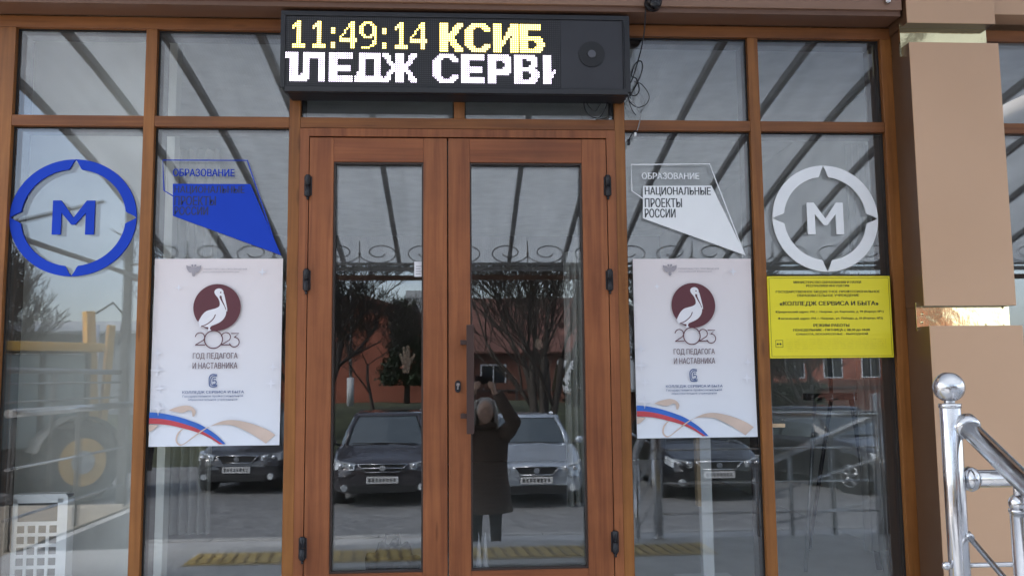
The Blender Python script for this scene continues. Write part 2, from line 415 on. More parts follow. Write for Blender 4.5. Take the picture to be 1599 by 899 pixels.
# walls, fascia, pillar
wall_m = mat('facade_wall_panel', (.42,.25,.15), .5, var=.06)
g = MB(); g.box(-3.6, 7.6, -.0, .3, 2.86, 7, 0); g.box(3.7, 7.6, 0, .3, -1.2, 2.8575); g.box(-3.6, -2.157, 0, .3, -1.2, 2.8575)
g.box(2.16, 2.56, 0.005, .3, -1.2, 2.8575)
tag(g.build('facade_wall', wall_m), 'tan panelled building wall above and beside the glass entrance', 'wall')
fb = thing('fascia_beam', 'brown boxed fascia beam running over the whole glass entrance', 'beam')
g = MB(); g.box(-3.6, 2.125, -.14, -.001, 2.803, 2.96, .003); g.build('soffit_box', mat('fascia_brown', (.15,.075,.045), .42, var=.07, vs=2), fb)
g = MB(); g.box(-3.6, 2.125, -.155, -.1405, 2.828, 2.96, .003); g.build('front_lip', mat('fascia_lip', (.27,.15,.095), .4, var=.05, vs=2), fb)
pl = thing('clad_pillar', 'tan metal clad pillar with mirror gold bands right of the entrance', 'pillar')
def px_box(y, ax, ay, bx, by, depth, name, m, bev=.004):
    x0, z1 = F(ax, ay, y); x1, z0 = F(bx, by, y)
    g = MB(); g.box(x0, x1, y, depth, z0, z1, bev); return g.build(name, m, pl)
PX0, PX1 = 2.147, 2.585
g = MB(); g.box(PX0, PX1-.015, -.099, -.0, -1.2, 3.2); g.build('core', reveal_m, pl)
_, zs1 = F(1500, 477, -.17); _, zs0 = F(1500, 508, -.2)
_, zu1 = F(1500, 67, -.17)
_, zc0 = F(1490, 36, -.18)
def shell(y, z0, z1, xa=PX0-.004, xb=PX1):
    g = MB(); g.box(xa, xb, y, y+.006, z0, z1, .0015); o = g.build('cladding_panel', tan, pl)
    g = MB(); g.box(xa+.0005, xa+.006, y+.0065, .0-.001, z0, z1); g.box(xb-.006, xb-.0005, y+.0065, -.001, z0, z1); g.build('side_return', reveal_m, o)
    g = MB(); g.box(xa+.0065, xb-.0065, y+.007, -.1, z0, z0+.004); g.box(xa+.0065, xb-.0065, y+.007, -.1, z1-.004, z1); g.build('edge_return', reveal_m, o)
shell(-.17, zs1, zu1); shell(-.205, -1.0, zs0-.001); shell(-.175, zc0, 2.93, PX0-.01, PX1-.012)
g = MB(); g.box(PX0-.012, PX1+.004, -.108, -.1002, zs0-.02, zs1+.02, .001)
gb1 = g.build('gold_band', gold, pl)
g = MB(); g.box(PX0-.016, PX1-.02, -.112, -.1004, zu1-.05, zc0+.02, .001); g.build('gold_band', gold, pl)
g = MB()
for px, py in ((1440, 478), (1440, 490), (1440, 503), (1566, 480), (1540, 507), (1568, 508)):
    x, z = F(px, py, -.11); g.sphere((x, -.109, z), .006, 1, .6, 1, 12)
g.build('screw_cap', gold, gb1)
# far fascia right of pillar
fb2 = MB(); fb2.box(PX1+.02, 7.6, -.12, -.001, 2.83, 3.0, .003)
tag(fb2.build('fascia_strip', tan), 'tan fascia strip above the window beyond the pillar', 'beam')

# ------------------------------------------------------------------ interior
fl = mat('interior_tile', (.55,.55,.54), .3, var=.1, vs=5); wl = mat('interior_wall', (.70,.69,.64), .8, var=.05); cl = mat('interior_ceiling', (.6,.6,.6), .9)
g = MB(); g.quad((-3.6,.05,.005), (3.7,.05,.005), (3.7,7,.005), (-3.6,7,.005)); struct(g.build('interior_floor', fl))
g = MB(); g.quad((-3.6,.3,2.9), (3.7,.3,2.9), (3.7,7,2.9), (-3.6,7,2.9)); struct(g.build('interior_ceiling', cl))
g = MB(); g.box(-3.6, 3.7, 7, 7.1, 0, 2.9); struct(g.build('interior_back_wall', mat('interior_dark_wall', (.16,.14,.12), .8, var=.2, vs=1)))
g = MB(); g.box(-3.7, -3.6, .3, 7.1, 0, 2.9); struct(g.build('interior_left_wall', wl))
g = MB(); g.box(2.62, 2.72, .3, 7.1, 0, 2.9); struct(g.build('interior_right_wall', wl))
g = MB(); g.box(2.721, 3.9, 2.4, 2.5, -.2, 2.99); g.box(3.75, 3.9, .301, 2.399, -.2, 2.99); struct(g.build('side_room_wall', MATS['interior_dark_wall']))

g = MB(); g.box(-3.59, -1.50, .50, .58, .006, 2.89); struct(g.build('interior_haze_wall', wl))  # pale wall added close behind the glass to give the left pane its haze
# ------------------------------------------------------------------ running LED sign
G = {
'1': ["...##...","..###...",".####...",".#.##...","...##...","...##...","...##...","...##...","...##...","...##...","...##...",".######.",".######."],
'4': [".....##.","....###.","....###.","...#.##.","..#..##.","..#..##.",".#...##.","#....##.","########","########",".....##.",".....##.",".....##."],
'9': ["..####..",".##..##.","##....##","##....##","##....##","##....##",".##..###","..####.#",".......#","......##","......##",".....##.",".####..."],
':': ["..","..","..","##","##","##","..","..","..","..","##","##","##"],
'К': ["####....###.","####...####.","####..####..","####..###...","####.####...","########....","#######.....","#######.....","########....","####.###....","####.####...","####..####..","####...####.","####...####."],
'С': ["...#######..","..#########.",".####...####","####.....###","####........","####........","####........","####........","####........","####........","####.....###",".####...####","..#########.","...#######.."],
'И': ["####....####","####....####","####...#####","####...#####","####..######","####..######","####.###.###","####.##.####","######..####","######..####","#####...####","####....####","####....####","####....####"],
'Б': ["##########..","##########..","##########..","####........","####........","####........","##########..","###########.","####...####.","####....####","####....####","####...####.","###########.","##########.."],
'Л': ["..##########","..##########","..##########","..###....###","..###....###","..###....###","..###....###","..###....###","..###....###","..###....###",".####....###","#####....###","#####....###","####.....###"],
'Е': ["###########","###########","###########","####.......","####.......","####.......","##########.","##########.","##########.","####.......","####.......","###########","###########","###########"],
'Д': ["..##########.","..##########.","..##########.","..###....###.","..###....###.","..###....###.","..###....###.","..###....###.","..###....###.",".####....###.",".####....###.","#############","#############","#############"],
'Ж': ["###...####...###.","####..####..####.",".###..####..###..","..##..####..##...","..###.####.###...","...##########....","....########.....","....########.....","...##########....","..###.####.###...","..##..####..##...",".###..####..###..","####..####..####.","###...####...###."],
'Р': ["##########.","###########","###########","####...####","####....###","####....###","####...####","###########","###########","##########.","####.......","####.......","####.......","####......."],
'В': ["##########..","###########.","####..#####.","####....###.","####....###.","####...####.","##########..","###########.","####...#####","####....####","####....####","####...####.","###########.","##########.."],
'p': ["######","######","######","..####","..####","..####","..####","..####","..####","..####","..####","..####","..####","..####"],
'i': ["####.","####.","####.","####.","####.","####.","####.","####.#","######","#####.","#####.","####..","####..","####.."],
}
sgn = thing('led_sign', 'long black running LED sign showing the time over the doors', 'sign')
SY = -.125
sx0, sz1 = F(439, 17, SY); sx1, sz0 = F(985, 150, SY)
g = MB()
ch = .035                                                    # chamfered ends of the housing
g.poly([(sx0, sz1), (sx1, sz1), (sx1, sz0+ch*.6), (sx1-ch*.6, sz0), (sx0+ch, sz0), (sx0, sz0+ch)], SY+.012, -.006)
g.build('housing', black_m, sgn)
g = MB(); t = .022
g.box(sx0, sx1, SY-.004, SY+.0115, sz1-t, sz1, .004); g.box(sx0+ch*.7, sx1-ch*.4, SY-.014, SY+.0115, sz0, sz0+t+.006, .004)
g.box(sx0, sx0+t, SY-.003, SY+.0115, sz0+ch*.7, sz1-t); g.box(sx1-t-.01, sx1, SY-.003, SY+.0115, sz0+ch*.5, sz1-t)
g.build('bezel', mat('gloss_black_profile', (.010,.010,.013), .28), sgn)
g = MB(); g.box(sx1-t-.004, sx1-t+.002, SY-.010, SY-.0045, sz0+.04, sz1-.03, .002); g.build('edge_clip', MATS['gloss_black_profile'], sgn)
P = .0100
gx, gz = F(445.5, 29, SY)
slope = math.tan(-.002)
scr_m = bpy.data.materials.new('led_matrix_face'); scr_m.use_nodes = True
t_ = scr_m.node_tree; n_ = t_.nodes; l_ = t_.links; b_ = n_['Principled BSDF']; b_.inputs['Roughness'].default_value = .6
tc_ = n_.new('ShaderNodeTexCoord'); sep = n_.new('ShaderNodeSeparateXYZ'); l_.new(tc_.outputs['Object'], sep.inputs[0])
outs = []
for ax, off in (('X', gx), ('Z', gz)):
    a = n_.new('ShaderNodeMath'); a.operation = 'SUBTRACT'; a.inputs[1].default_value = off; l_.new(sep.outputs[ax], a.inputs[0])
    d = n_.new('ShaderNodeMath'); d.operation = 'DIVIDE'; d.inputs[1].default_value = P; l_.new(a.outputs[0], d.inputs[0])
    f = n_.new('ShaderNodeMath'); f.operation = 'FRACT'; l_.new(d.outputs[0], f.inputs[0])
    c = n_.new('ShaderNodeMath'); c.operation = 'COMPARE'; c.inputs[1].default_value = .5; c.inputs[2].default_value = .3; l_.new(f.outputs[0], c.inputs[0]); outs.append(c)
m_ = n_.new('ShaderNodeMath'); m_.operation = 'MULTIPLY'; l_.new(outs[0].outputs[0], m_.inputs[0]); l_.new(outs[1].outputs[0], m_.inputs[1])
x_ = n_.new('ShaderNodeMixRGB'); x_.inputs[1].default_value = (.012,.012,.014,1); x_.inputs[2].default_value = (.045,.045,.05,1); l_.new(m_.outputs[0], x_.inputs[0]); l_.new(x_.outputs[0], b_.inputs['Base Color'])
g = MB(); g.box(sx0+t+.001, gx+128*P, SY+.002, SY+.0115, sz0+t+.008, sz1-t-.001); g.build('screen', scr_m, sgn)
g = MB(); g.box(gx+128*P+.001, sx1-t-.011, SY+.003, SY+.0115, sz0+t+.008, sz1-t-.001); spp = g.build('speaker_panel', mat('speaker_plate', (.030,.030,.036), .5, var=.1), sgn)
cx_, cz_ = F(924, 85, SY)
g = MB()
n = 32
def disc(mb, cx, cz, r, y0, y1): mb.poly([(cx+r*math.cos(2*PI*i/32), cz+r*math.sin(2*PI*i/32)) for i in range(32)], y0, y1)
disc(g, cx_, cz_, .062, SY-.002, SY+.0028); g.build('speaker_cone', mat('speaker_rubber', (.012,.012,.014), .55), spp)
g = MB(); disc(g, cx_, cz_, .019, SY-.006, SY-.0022); g.build('speaker_dome', mat('speaker_dome', (.10,.10,.11), .3, .6), spp)
led_y = emis('led_yellow', (1.0, .74, .15), 3.4); led_w = emis('led_white', (.88, .76, 1.0), 2.1)
def led_line(items, row0, m, name):
    mb = MB()
    for chx, col, rows in items:
        bmp = G[chx]
        for r_, line in enumerate(bmp):
            for c_, ch_ in enumerate(line):
                if ch_ != '#': continue
                x = gx+(col+c_)*P; z = gz-(row0+r_+rows)*P
                q = .0018
                mb.quad((x+q, SY-.0006, z-q), (x+P-q, SY-.0006, z-q), (x+P-q, SY-.0006, z-P+q), (x+q, SY-.0006, z-P+q))
    return mb.build(name, m, sgn)
led_line([('1',2.3,0),('1',11.6,0),(':',21,0),('4',25,0),('9',34,0),(':',44.6,0),('1',49.5,0),('4',57.5,0)], 1, led_y, 'lit_clock_text')
led_line([('К',71.3,0),('С',83,0),('И',96.3,0),('Б',108.8,0)], 1, led_y, 'lit_heading_text')
led_line([('p',.3,0),('Л',6.4,0),('Е',20.2,0),('Д',32,0),('Ж',44.8,0),('С',68,0),('Е',81.2,0),('Р',93.7,0),('В',106,0),('i',119.6,0)], 16, led_w, 'lit_text')

# cables hanging by the sign
cab = thing('sign_cable', 'thin black loops of cable hanging at the right end of the LED sign', 'cable')
def wire(pts, r=.003, m=black_m, y=-.02, name='wire_loop', parent=cab):
    P3 = []
    for i, p in enumerate(pts):
        x, z = F(p[0], p[1], y if len(p) < 3 else p[2]); P3.append(Vector((x, y if len(p) < 3 else p[2], z)))
    out = []
    for i in range(len(P3)-1):
        a, b, c, d = P3[max(i-1,0)], P3[i], P3[i+1], P3[min(i+2, len(P3)-1)]
        for k in range(5):
            t = k/5; out.append(.5*((2*b)+(-a+c)*t+(2*a-5*b+4*c-d)*t*t+(-a+3*b-3*c+d)*t**3))
    out.append(P3[-1])
    g = MB(); g.tube(out, r, 6); return g.build(name, m, parent)
wire([(1008,14,-.16),(1006,50,-.1),(1000,82,-.05),(988,122),(980,140),(990,150),(998,142),(994,124),(986,118),(992,100),(1001,96),(1003,108),(996,128),(984,150)], .0032)
wire([(990,128),(1002,132),(1013,148),(1010,162),(996,168),(984,160),(982,150),(990,140)], .0022)
wire([(980,150),(986,170),(993,180)], .002)
wire([(984,152),(994,168),(1000,182),(995,205,-.008)], .0026, steel_d)
wire([(992,204,-.01),(984,214,-.01),(983,226,-.01)], .003)
wire([(915,147,-.03),(912,165,-.03),(920,180,-.03),(935,184,-.03),(945,170,-.03),(951,150,-.03)], .0026)
wire([(922,147,-.03),(916,160,-.03),(928,174,-.03),(936,165,-.03),(942,148,-.03)], .0018)
wire([(953,148,-.03),(954,168,-.03),(948,183,-.03),(930,187,-.03)], .0018)
x, z = F(982, 222, -.01); g = MB(); g.cyl((x, -.012, z+.012), (x-.003, -.012, z-.016), .006, 10); g.build('plug', black_m, cab)
x, z = F(992, 210, -.01); g = MB(); g.cyl((x, -.012, z+.008), (x, -.012, z-.008), .006, 10); g.build('white_connector', white_p, cab)
# dome camera and small lamp on the fascia
x, z = F(1022, 4, -.2)
cc = thing('dome_camera', 'small black dome security camera on the fascia above the cables', 'camera', (x, -.155, z))
g = MB(); g.tube([(0,0,.01),(0,-.03,.012)], .040, 20); g.tube([(0,-.03,.012),(0,-.06,.010)], [.040,.030], 20); g.build('camera_body', black_m, cc)
g = MB(); g.sphere((.0, -.052, -.012), .030, 1, 1, .8); g.build('camera_dome', mat('dark_dome', (.01,.01,.012), .08), cc)
g = MB(); g.tube([(-.01,-.045,.036),(.012,-.065,.03)], .012, 14); g.build('camera_lens', white_p, cc)
x, z = F(1386, 2, -.165)
g = MB(); g.sphere((x, -.168, z), .015); g.tube([(x,-.1555,z),(x,-.162,z)], .009, 12)
tag(g.build('glass_bulb', steel), 'small round silvery knob on the fascia near the pillar', 'knob')
x, z = F(1215, 664, .026)
g = MB(); g.box(x-.034, x+.034, .0255, .0295, z-.009, z+.009, .001)
tag(g.build('wood_strip', mat('pale_wood', (.55,.40,.25), .6)), 'short pale wood strip stuck on the rightmost pane', 'strip')
x, z = F(654, 420, .026)
g = MB(); g.box(x-.0215, x+.0215, .0285, .0305, z-.036, z+.036)
ns = tag(g.build('paper_slip', paper), 'white paper slip on the left door glass', 'paper slip')
ink = mat('grey_ink', (.25,.25,.27), .7); g = MB()
for k in range(4): g.box(x-.014, x+.014-(k%2)*.006, .0279, .0283, z+.012-.012*k, z+.0145-.012*k)
g.build('printed_lines', ink, ns)

# ------------------------------------------------------------------ decals on the glass
blue = mat('blue_acrylic', (.010,.052,.47), .6, var=.03, spec=.2); whit = mat('white_acrylic', (.86,.87,.88), .3, var=.02)
dark_txt = mat('dark_cutout', (.055,.06,.065), .5); blue_txt = mat('blue_cutout', (.014,.024,.085), .5)
DY0, DY1 = .0215, .0295
def m_decal(px, py, rx, rz, m, label, mw, mh, ri=.785):
    x, z = F(px, py, DY0); s = 4.02/FPX
    a, b = rx*s, rz*s
    t = thing('emblem_decal', label, 'emblem', (x, 0, z), group='round emblems with the letter M')
    g = MB(); n = 200
    def inner(th):
        q = (th + PI/4) % (PI/2) - PI/4               # distance to the nearest cardinal
        w = R(6.5); k = max(0, 1-abs(q)/w)
        return ri + (1.0-ri)*min(1, k*1.02)
    for i in range(n):
        t0, t1 = 2*PI*i/n, 2*PI*(i+1)/n
        if abs(((t0+t1)/2 + PI/4) % (PI/2) - PI/4) < R(.7): continue
        i0, i1 = min(.995, inner(t0)), min(.995, inner(t1))
        p = [(a*math.cos(t0), b*math.sin(t0)), (a*math.cos(t1), b*math.sin(t1)), (a*math.cos(t1)*i1, b*math.sin(t1)*i1), (a*math.cos(t0)*i0, b*math.sin(t0)*i0)]
        g.poly(p, DY0, DY1)
    g.build('ring', m, t)
    g = MB(); w, h = mw*s/2, mh*s/2; st = w*.42
    g.poly([(-w,-h), (-w+st,-h), (-w+st,h*.28), (-st*.22,-h*.42), (st*.22,-h*.42), (w-st,h*.28), (w-st,-h), (w,-h), (w,h), (w-st*.92,h), (0,-.02*h-h*.0), (-w+st*.92,h), (-w,h)], DY0, DY1)
    g.build('letter', m, t, loc=((1 if px < 500 else 0)*.0, 0, 0))
    return t
m_decal(114.5, 339.5, 95, 91, blue, 'blue ring emblem with letter M on the far left pane', 63, 53, .83)
m_decal(1289, 341, 87.5, 87, whit, 'white ring emblem with letter M above the yellow plate', 60, 52)
def np_decal(out, fill, texts, m, mt, label):
    t = thing('project_decal', label, 'decal', group='angular national project decals')
    P2 = lambda q: F(q[0], q[1], .0255)
    g = MB(); g.ribbon([P2(q) for q in out], .0055, .0262); g.build('outline', m, t)
    g = MB(); g.poly([P2(q) for q in fill], .0245, .0290); g.build('arrow_shape', m, t)
    g = MB()
    for body, x0, x1, y0, y1, first in texts:
        if not first: continue
        a, b = F(x0, y0, .0255); c, d = F(x1, y1, .0255); add_text(g, body, a, c, d, b, .0265, .008)
    g.build('lettering', m, t)
    g = MB()
    for body, x0, x1, y0, y1, first in texts:
        if first: continue
        a, b = F(x0, y0, .0255); c, d = F(x1, y1, .0255); add_text(g, body, a, c, d, b, .0238, .008)
    g.build('cutout_lettering', mt, t)
np_decal([(1004,310),(987,298),(985.5,257),(1108,256),(1163,398)], [(1004,290.5),(1111,290),(1164,398.5),(1004,341)],
    [('ОБРАЗОВАНИЕ',1002,1092,269.5,280,1),('НАЦИОНАЛЬНЫЕ',1006.5,1110,292,307,0),('ПРОЕКТЫ',1006.5,1065,309.5,324,0),('РОССИИ',1006.5,1055,326,340,0)], whit, dark_txt,
    'white angular education decal with dark lettering above the right poster')
np_decal([(270,306),(256,297.5),(254,250),(386,250.5),(435,396)], [(270,287),(391,287.5),(439,398.5),(270,337)],
    [('ОБРАЗОВАНИЕ',270,366,263.5,275.5,1),('НАЦИОНАЛЬНЫЕ',272.5,382,290,304,0),('ПРОЕКТЫ',272.5,337,306,321,0),('РОССИИ',272.5,325,322.5,336,0)], blue, blue_txt,
    'blue angular education decal with dark lettering above the left poster')

# ------------------------------------------------------------------ posters
maroon = mat('maroon_print', (.115,.03,.04), .6, var=.05); navy = mat('navy_print', (.03,.075,.22), .6); grey_p = mat('grey_print', (.36,.33,.36), .6)
flagb = mat('flag_blue_print', (.03,.13,.50), .55); flagr = mat('flag_red_print', (.50,.06,.075), .55); beige = mat('beige_print', (.62,.48,.40), .6); pale = mat('pale_print', (.77,.77,.82), .6)
pmat = bpy.data.materials.new('poster_paper'); pmat.use_nodes = True
n_ = pmat.node_tree.nodes; l_ = pmat.node_tree.links; b_ = n_['Principled BSDF']; b_.inputs['Roughness'].default_value = .38; b_.inputs['Specular IOR Level'].default_value = .3
tc_ = n_.new('ShaderNodeTexCoord'); sp_ = n_.new('ShaderNodeSeparateXYZ'); l_.new(tc_.outputs['Generated'], sp_.inputs[0])
r_ = n_.new('ShaderNodeValToRGB'); r_.color_ramp.elements[0].color = (.74,.77,.83,1); r_.color_ramp.elements[1].color = (.76,.69,.69,1); l_.new(sp_.outputs['Z'], r_.inputs[0]); l_.new(r_.outputs[0], b_.inputs['Base Color'])
nz_ = n_.new('ShaderNodeTexNoise'); nz_.inputs['Scale'].default_value = 3; bp_ = n_.new('ShaderNodeBump'); bp_.inputs['Strength'].default_value = .22; bp_.inputs['Distance'].default_value = .02
l_.new(tc_.outputs['Object'], nz_.inputs['Vector']); l_.new(nz_.outputs['Fac'], bp_.inputs['Height']); l_.new(bp_.outputs[0], b_.inputs['Normal'])
PY = .024
def smooth_pts(pts, k=6, closed=False):
    n = len(pts); out = []
    rng = range(n if closed else n-1)
    for i in rng:
        if closed: a, b, c, d = [Vector(pts[(i+j) % n]) for j in (-1,0,1,2)]
        else: a, b, c, d = Vector(pts[max(i-1,0)]), Vector(pts[i]), Vector(pts[i+1]), Vector(pts[min(i+2,n-1)])
        for q in range(k):
            t = q/k; v = .5*((2*b)+(-a+c)*t+(2*a-5*b+4*c-d)*t*t+(-a+3*b-3*c+d)*t**3); out.append((v.x, v.y))
    if not closed: out.append(tuple(pts[-1]))
    return out
ox, oz = F(242, 404, PY); W_ = F(442, 403, PY)[0]-ox; H_ = oz-F(236, 697, PY)[1]
def poster():
    t = thing('poster', 'white pelican poster for the teacher year on the pane left of the doors', 'poster', (ox, 0, oz), group='pelican posters beside the doors')
    SX = W_/820.0; SZ = H_/1201.0                     # poster grid: 820 x 1201 units
    Q = lambda u, v: (u*SX, -v*SZ)
    g = MB(); nx, nz = 12, 16; rows = []              # sheet with a slight curl
    for j in range(nz+1):
        rows.append([g.bm.verts.new((W_*i/nx, PY + .0012*math.sin(i*.8+j*.5) - (.006*((j/nz)**6)), -H_*j/nz)) for i in range(nx+1)])
    for j in range(nz):
        for i in range(nx): g.bm.faces.new((rows[j][i], rows[j+1][i], rows[j+1][i+1], rows[j][i+1]))
    g.build('sheet', pmat, t, smooth=True)
    def put(mb, name, m): return mb.build(name, m, t)
    Y1, Y2, Y3 = PY-.0085, PY-.0089, PY-.0093
    def circ(mb, cu, cv, r, y): mb.poly([Q(cu+r*math.cos(2*PI*i/48), cv+r*math.sin(2*PI*i/48)) for i in range(48)], y, y)
    # header crest: two spread wings, a shield and two heads, with two grey lines of text
    g = MB()
    for s in (-1, 1):
        g.poly([Q(252+s*a, b) for a, b in [(8,62),(20,52),(34,50),(48,44),(46,62),(38,78),(28,90),(14,92)]], Y1, Y1)
        g.poly([Q(252+s*a, b) for a, b in [(3,40),(12,38),(18,46),(10,54),(4,56)]], Y1, Y1)
    g.poly([Q(*p) for p in [(240,58),(264,58),(264,92),(252,108),(240,92)]], Y2, Y2)
    g.poly([Q(*p) for p in [(240,100),(264,100),(258,116),(246,116)]], Y1, Y1)
    for tx, u0, u1, v0, v1 in (('МИНИСТЕРСТВО ПРОСВЕЩЕНИЯ',310,592,64,76),('РОССИЙСКОЙ ФЕДЕРАЦИИ',312,542,83,94)):
        a, b = Q(u0, v0); c, d = Q(u1, v1); add_text(g, tx, a, c, d, b, Y1, .002)
    put(g, 'header_print', grey_p)
    # round pelican mark
    g = MB(); circ(g, 407, 318, 151, Y1); put(g, 'round_mark', maroon)
    pel = [(297,430),(290,415),(300,392),(316,365),(340,342),(372,332),(400,324),(420,312),(424,295),(420,275),(410,255),(396,238),(388,220),(394,204),(412,196),(430,198),(444,212),(446,232),(440,246),(424,242),(422,255),(432,275),(446,300),(458,320),(466,345),(462,372),(448,396),(428,414),(400,428),(372,440),(366,458),(380,470),(352,470),(356,448),(338,444),(312,440),(296,448)]
    g = MB(); g.poly([Q(*p) for p in smooth_pts(pel, 3, True)], Y2, Y2)
    g.poly([Q(*p) for p in [(440,226),(450,232),(462,280),(472,326),(472,346),(462,340),(450,298),(436,258),(434,240)]], Y2-.0001, Y2-.0001); put(g, 'pelican', paper)
    g = MB()
    g.ribbon([Q(*p) for p in smooth_pts([(398,364),(388,388),(366,412),(336,432),(310,440)], 4)], .0042, Y3)
    g.ribbon([Q(*p) for p in smooth_pts([(430,246),(438,272),(452,302),(464,334)], 4)], .0032, Y3)
    circ(g, 428, 222, 4.5, Y3)
    # 2023 in thin double line figures
    def ring(cu, cv, r, w, a0=0, a1=360): g.ribbon([Q(cu+r*math.cos(R(a)), cv-r*math.sin(R(a))) for a in [a0+(a1-a0)*i/40 for i in range(41)]], w, Y3)
    w = .0042
    ring(390, 525, 57, .005)
    def two(u):
        ring(u, 510, 29, w, 175, -45); g.ribbon([Q(u+21,530), Q(u-28,560)], w, Y3); g.ribbon([Q(u-30,560), Q(u+34,560)], w, Y3)
    two(304); two(468)
    g.ribbon([Q(500,487), Q(550,487), Q(522,512)], w, Y3); ring(522, 543, 31, w, 95, -165)
    put(g, 'year_lettering', maroon)
    g = MB()
    for tx, u0, u1, v0, v1 in (('ГОД ПЕДАГОГА',262,545,611,655),('И НАСТАВНИКА',262,545,672,712)):
        a, b = Q(u0, v0); c, d = Q(u1, v1); add_text(g, tx, a, c, d, b, Y1, .004)
    put(g, 'title_lettering', mat_title)
    g = MB()
    def logo(k, w):
        g.ribbon([Q(*p) for p in smooth_pts([(418,752+k),(385+k,750+k),(370+k,768+k),(370+k,800),(374+k,822-k),(392+k,828-k),(420,824-k)], 4)], w, Y1)
    logo(0, .0045); logo(9, .0035)
    g.ribbon([Q(*p) for p in [(412,772),(394,772),(393,794)]], .004, Y1); g.ribbon([Q(*p) for p in smooth_pts([(393,790),(408,788),(414,800),(406,812),(394,812)], 4)], .004, Y1)
    for tx, u0, u1, v0, v1, bo in (('КОЛЛЕДЖ СЕРВИСА И БЫТА',203,590,852,872,.006),('Государственное профессиональное',205,585,879,896,.002),('образовательное учреждение',240,550,902,917,.002)):
        a, b = Q(u0, v0); c, d = Q(u1, v1); add_text(g, tx, a, c, d, b, Y1, bo)
    put(g, 'college_print', navy)
    # ribbons of the flag: bottom corner, measured on a second grid
    B = lambda u, v: Q((u-45)/1400*820, 690+ (v-0)/(880)*511)
    def band(top, bot, m, name, y):
        a = smooth_pts(top, 6); b = smooth_pts(bot, 6); mb = MB()
        for i in range(len(a)-1):
            p = [B(*a[i]), B(*b[i]), B(*b[i+1]), B(*a[i+1])]; mb.quad(*[(q[0], y, q[1]) for q in p])
        put(mb, name, m)
    tb_ = [(46,507),(150,515),(300,545),(450,590),(600,650),(720,725),(800,790),(870,862)]
    mb_ = [(46,570),(150,576),(280,598),(430,640),(560,690),(690,760),(770,815),(840,862)]
    bb_ = [(46,630),(150,636),(280,652),(430,690),(560,730),(680,785),(740,820),(800,862)]
    band(tb_, mb_, flagb, 'blue_band', Y1); band(mb_, bb_, flagr, 'red_band', Y1)
    band([(250,487),(330,455),(430,437),(500,455),(540,505),(525,558)], [(250,487),(330,505),(400,515),(470,490),(500,505),(505,555)], beige, 'beige_ribbon', Y2)
    band([(408,685),(350,740),(335,820),(375,868),(430,855),(520,790),(640,705),(750,640),(860,605),(980,605),(1150,645),(1300,705),(1400,768)],
         [(415,690),(368,745),(352,815),(385,855),(430,845),(520,775),(640,690),(750,655),(860,650),(960,665),(1090,725),(1200,790),(1300,860)], beige, 'beige_ribbon', Y3)
    band([(46,640),(100,642),(150,648)], [(46,720),(90,700),(150,648)], beige, 'beige_ribbon', Y2)
    g = MB()
    for cu, cv, r in ((40,610,34),(40,720,44),(60,835,34),(55,960,50),(770,705,30),(760,810,36),(690,90,30),(160,190,22)):
        g.poly([Q(cu+(r if i%2 == 0 else r*.28)*math.cos(PI*i/4), cv+(r if i%2 == 0 else r*.28)*math.sin(PI*i/4)) for i in range(8)], Y1, Y1)
    put(g, 'star_pattern', pale)
    return t
mat_title = mat('title_print', (.16,.10,.11), .6)
p1 = poster()
p2 = copy_tree(p1)
x2, z2 = F(988, 404, PY); p2.location = (x2, 0, z2)
w2 = F(1172, 402, PY)[0]-x2; h2 = z2-F(990, 684, PY)[1]
p2.scale = (w2/W_, 1, h2/H_)
p2['label'] = 'white pelican poster for the teacher year on the pane right of the doors'

# ------------------------------------------------------------------ yellow plate
yel = mat('yellow_plate', (.82,.70,.020), .38, var=.02); blk = mat('black_print', (.02,.02,.012), .5); yel_e = mat('yellow_edge', (.70,.66,.25), .4); brl = mat('braille_dots', (.62,.52,.02), .4)
YY = -.008
ax_, az_ = F(1197.5, 431.2, YY); bx_, bz_ = F(1395.5, 559, YY)
tlx = F(1198.5, 500, YY)[0]
yp = thing('tactile_plate', 'yellow college name plate with black opening hours under the white emblem', 'plate')
yx0, yx1, yz1, yz0 = F(1200.5, 495, YY)[0], F(1392.5, 495, YY)[0], az_, F(1300, 558.5, YY)[1]
g = MB(); g.box(yx0, yx1, YY, .0, yz0, yz1, .0012); g.box(yx0+.006, yx0+.05, .0003, .0292, yz0+.03, yz1-.03); g.box(yx1-.05, yx1-.012, .0003, .0292, yz0+.03, yz1-.03); g.build('plate', yel, yp)
U = lambda u, v: (yx0+(u-55)/(1215-55)*(yx1-yx0), yz1-(v-66)/(832-66)*(yz1-yz0))
g = MB(); y = YY-.0007
e = [U(70,84), U(1200,84), U(1200,815), U(70,815), U(70,84)]
for a, b in zip(e, e[1:]): g.ribbon([a, b], .0016, y)
TX = [('МИНИСТЕРСТВО ОБРАЗОВАНИЯ И НАУКИ',300,940,112,135,.012),('РЕСПУБЛИКИ ИНГУШЕТИЯ',418,825,146,168,.012),('ГОСУДАРСТВЕННОЕ БЮДЖЕТНОЕ ПРОФЕССИОНАЛЬНОЕ',130,1112,200,228,.010),
 ('ОБРАЗОВАТЕЛЬНОЕ УЧРЕЖДЕНИЕ',330,915,236,264,.010),('«КОЛЛЕДЖ СЕРВИСА И БЫТА»',160,1095,302,350,.016),('Юридический адрес: РИ, г. Назрань, ул. Картоева, д. 99 (Корпус №1)',122,1140,390,416,.012),
 ('Фактический адрес: РИ, г. Назрань, ул. Победы, д. 59 (Корпус №2)',140,1130,452,478,.012),('РЕЖИМ РАБОТЫ',470,808,514,542,.016),('ПОНЕДЕЛЬНИК - ПЯТНИЦА с 08.30 до 18.00',278,1000,560,586,.016),('СУББОТА, ВОСКРЕСЕНЬЕ - ВЫХОДНОЙ',305,980,596,622,.016)]
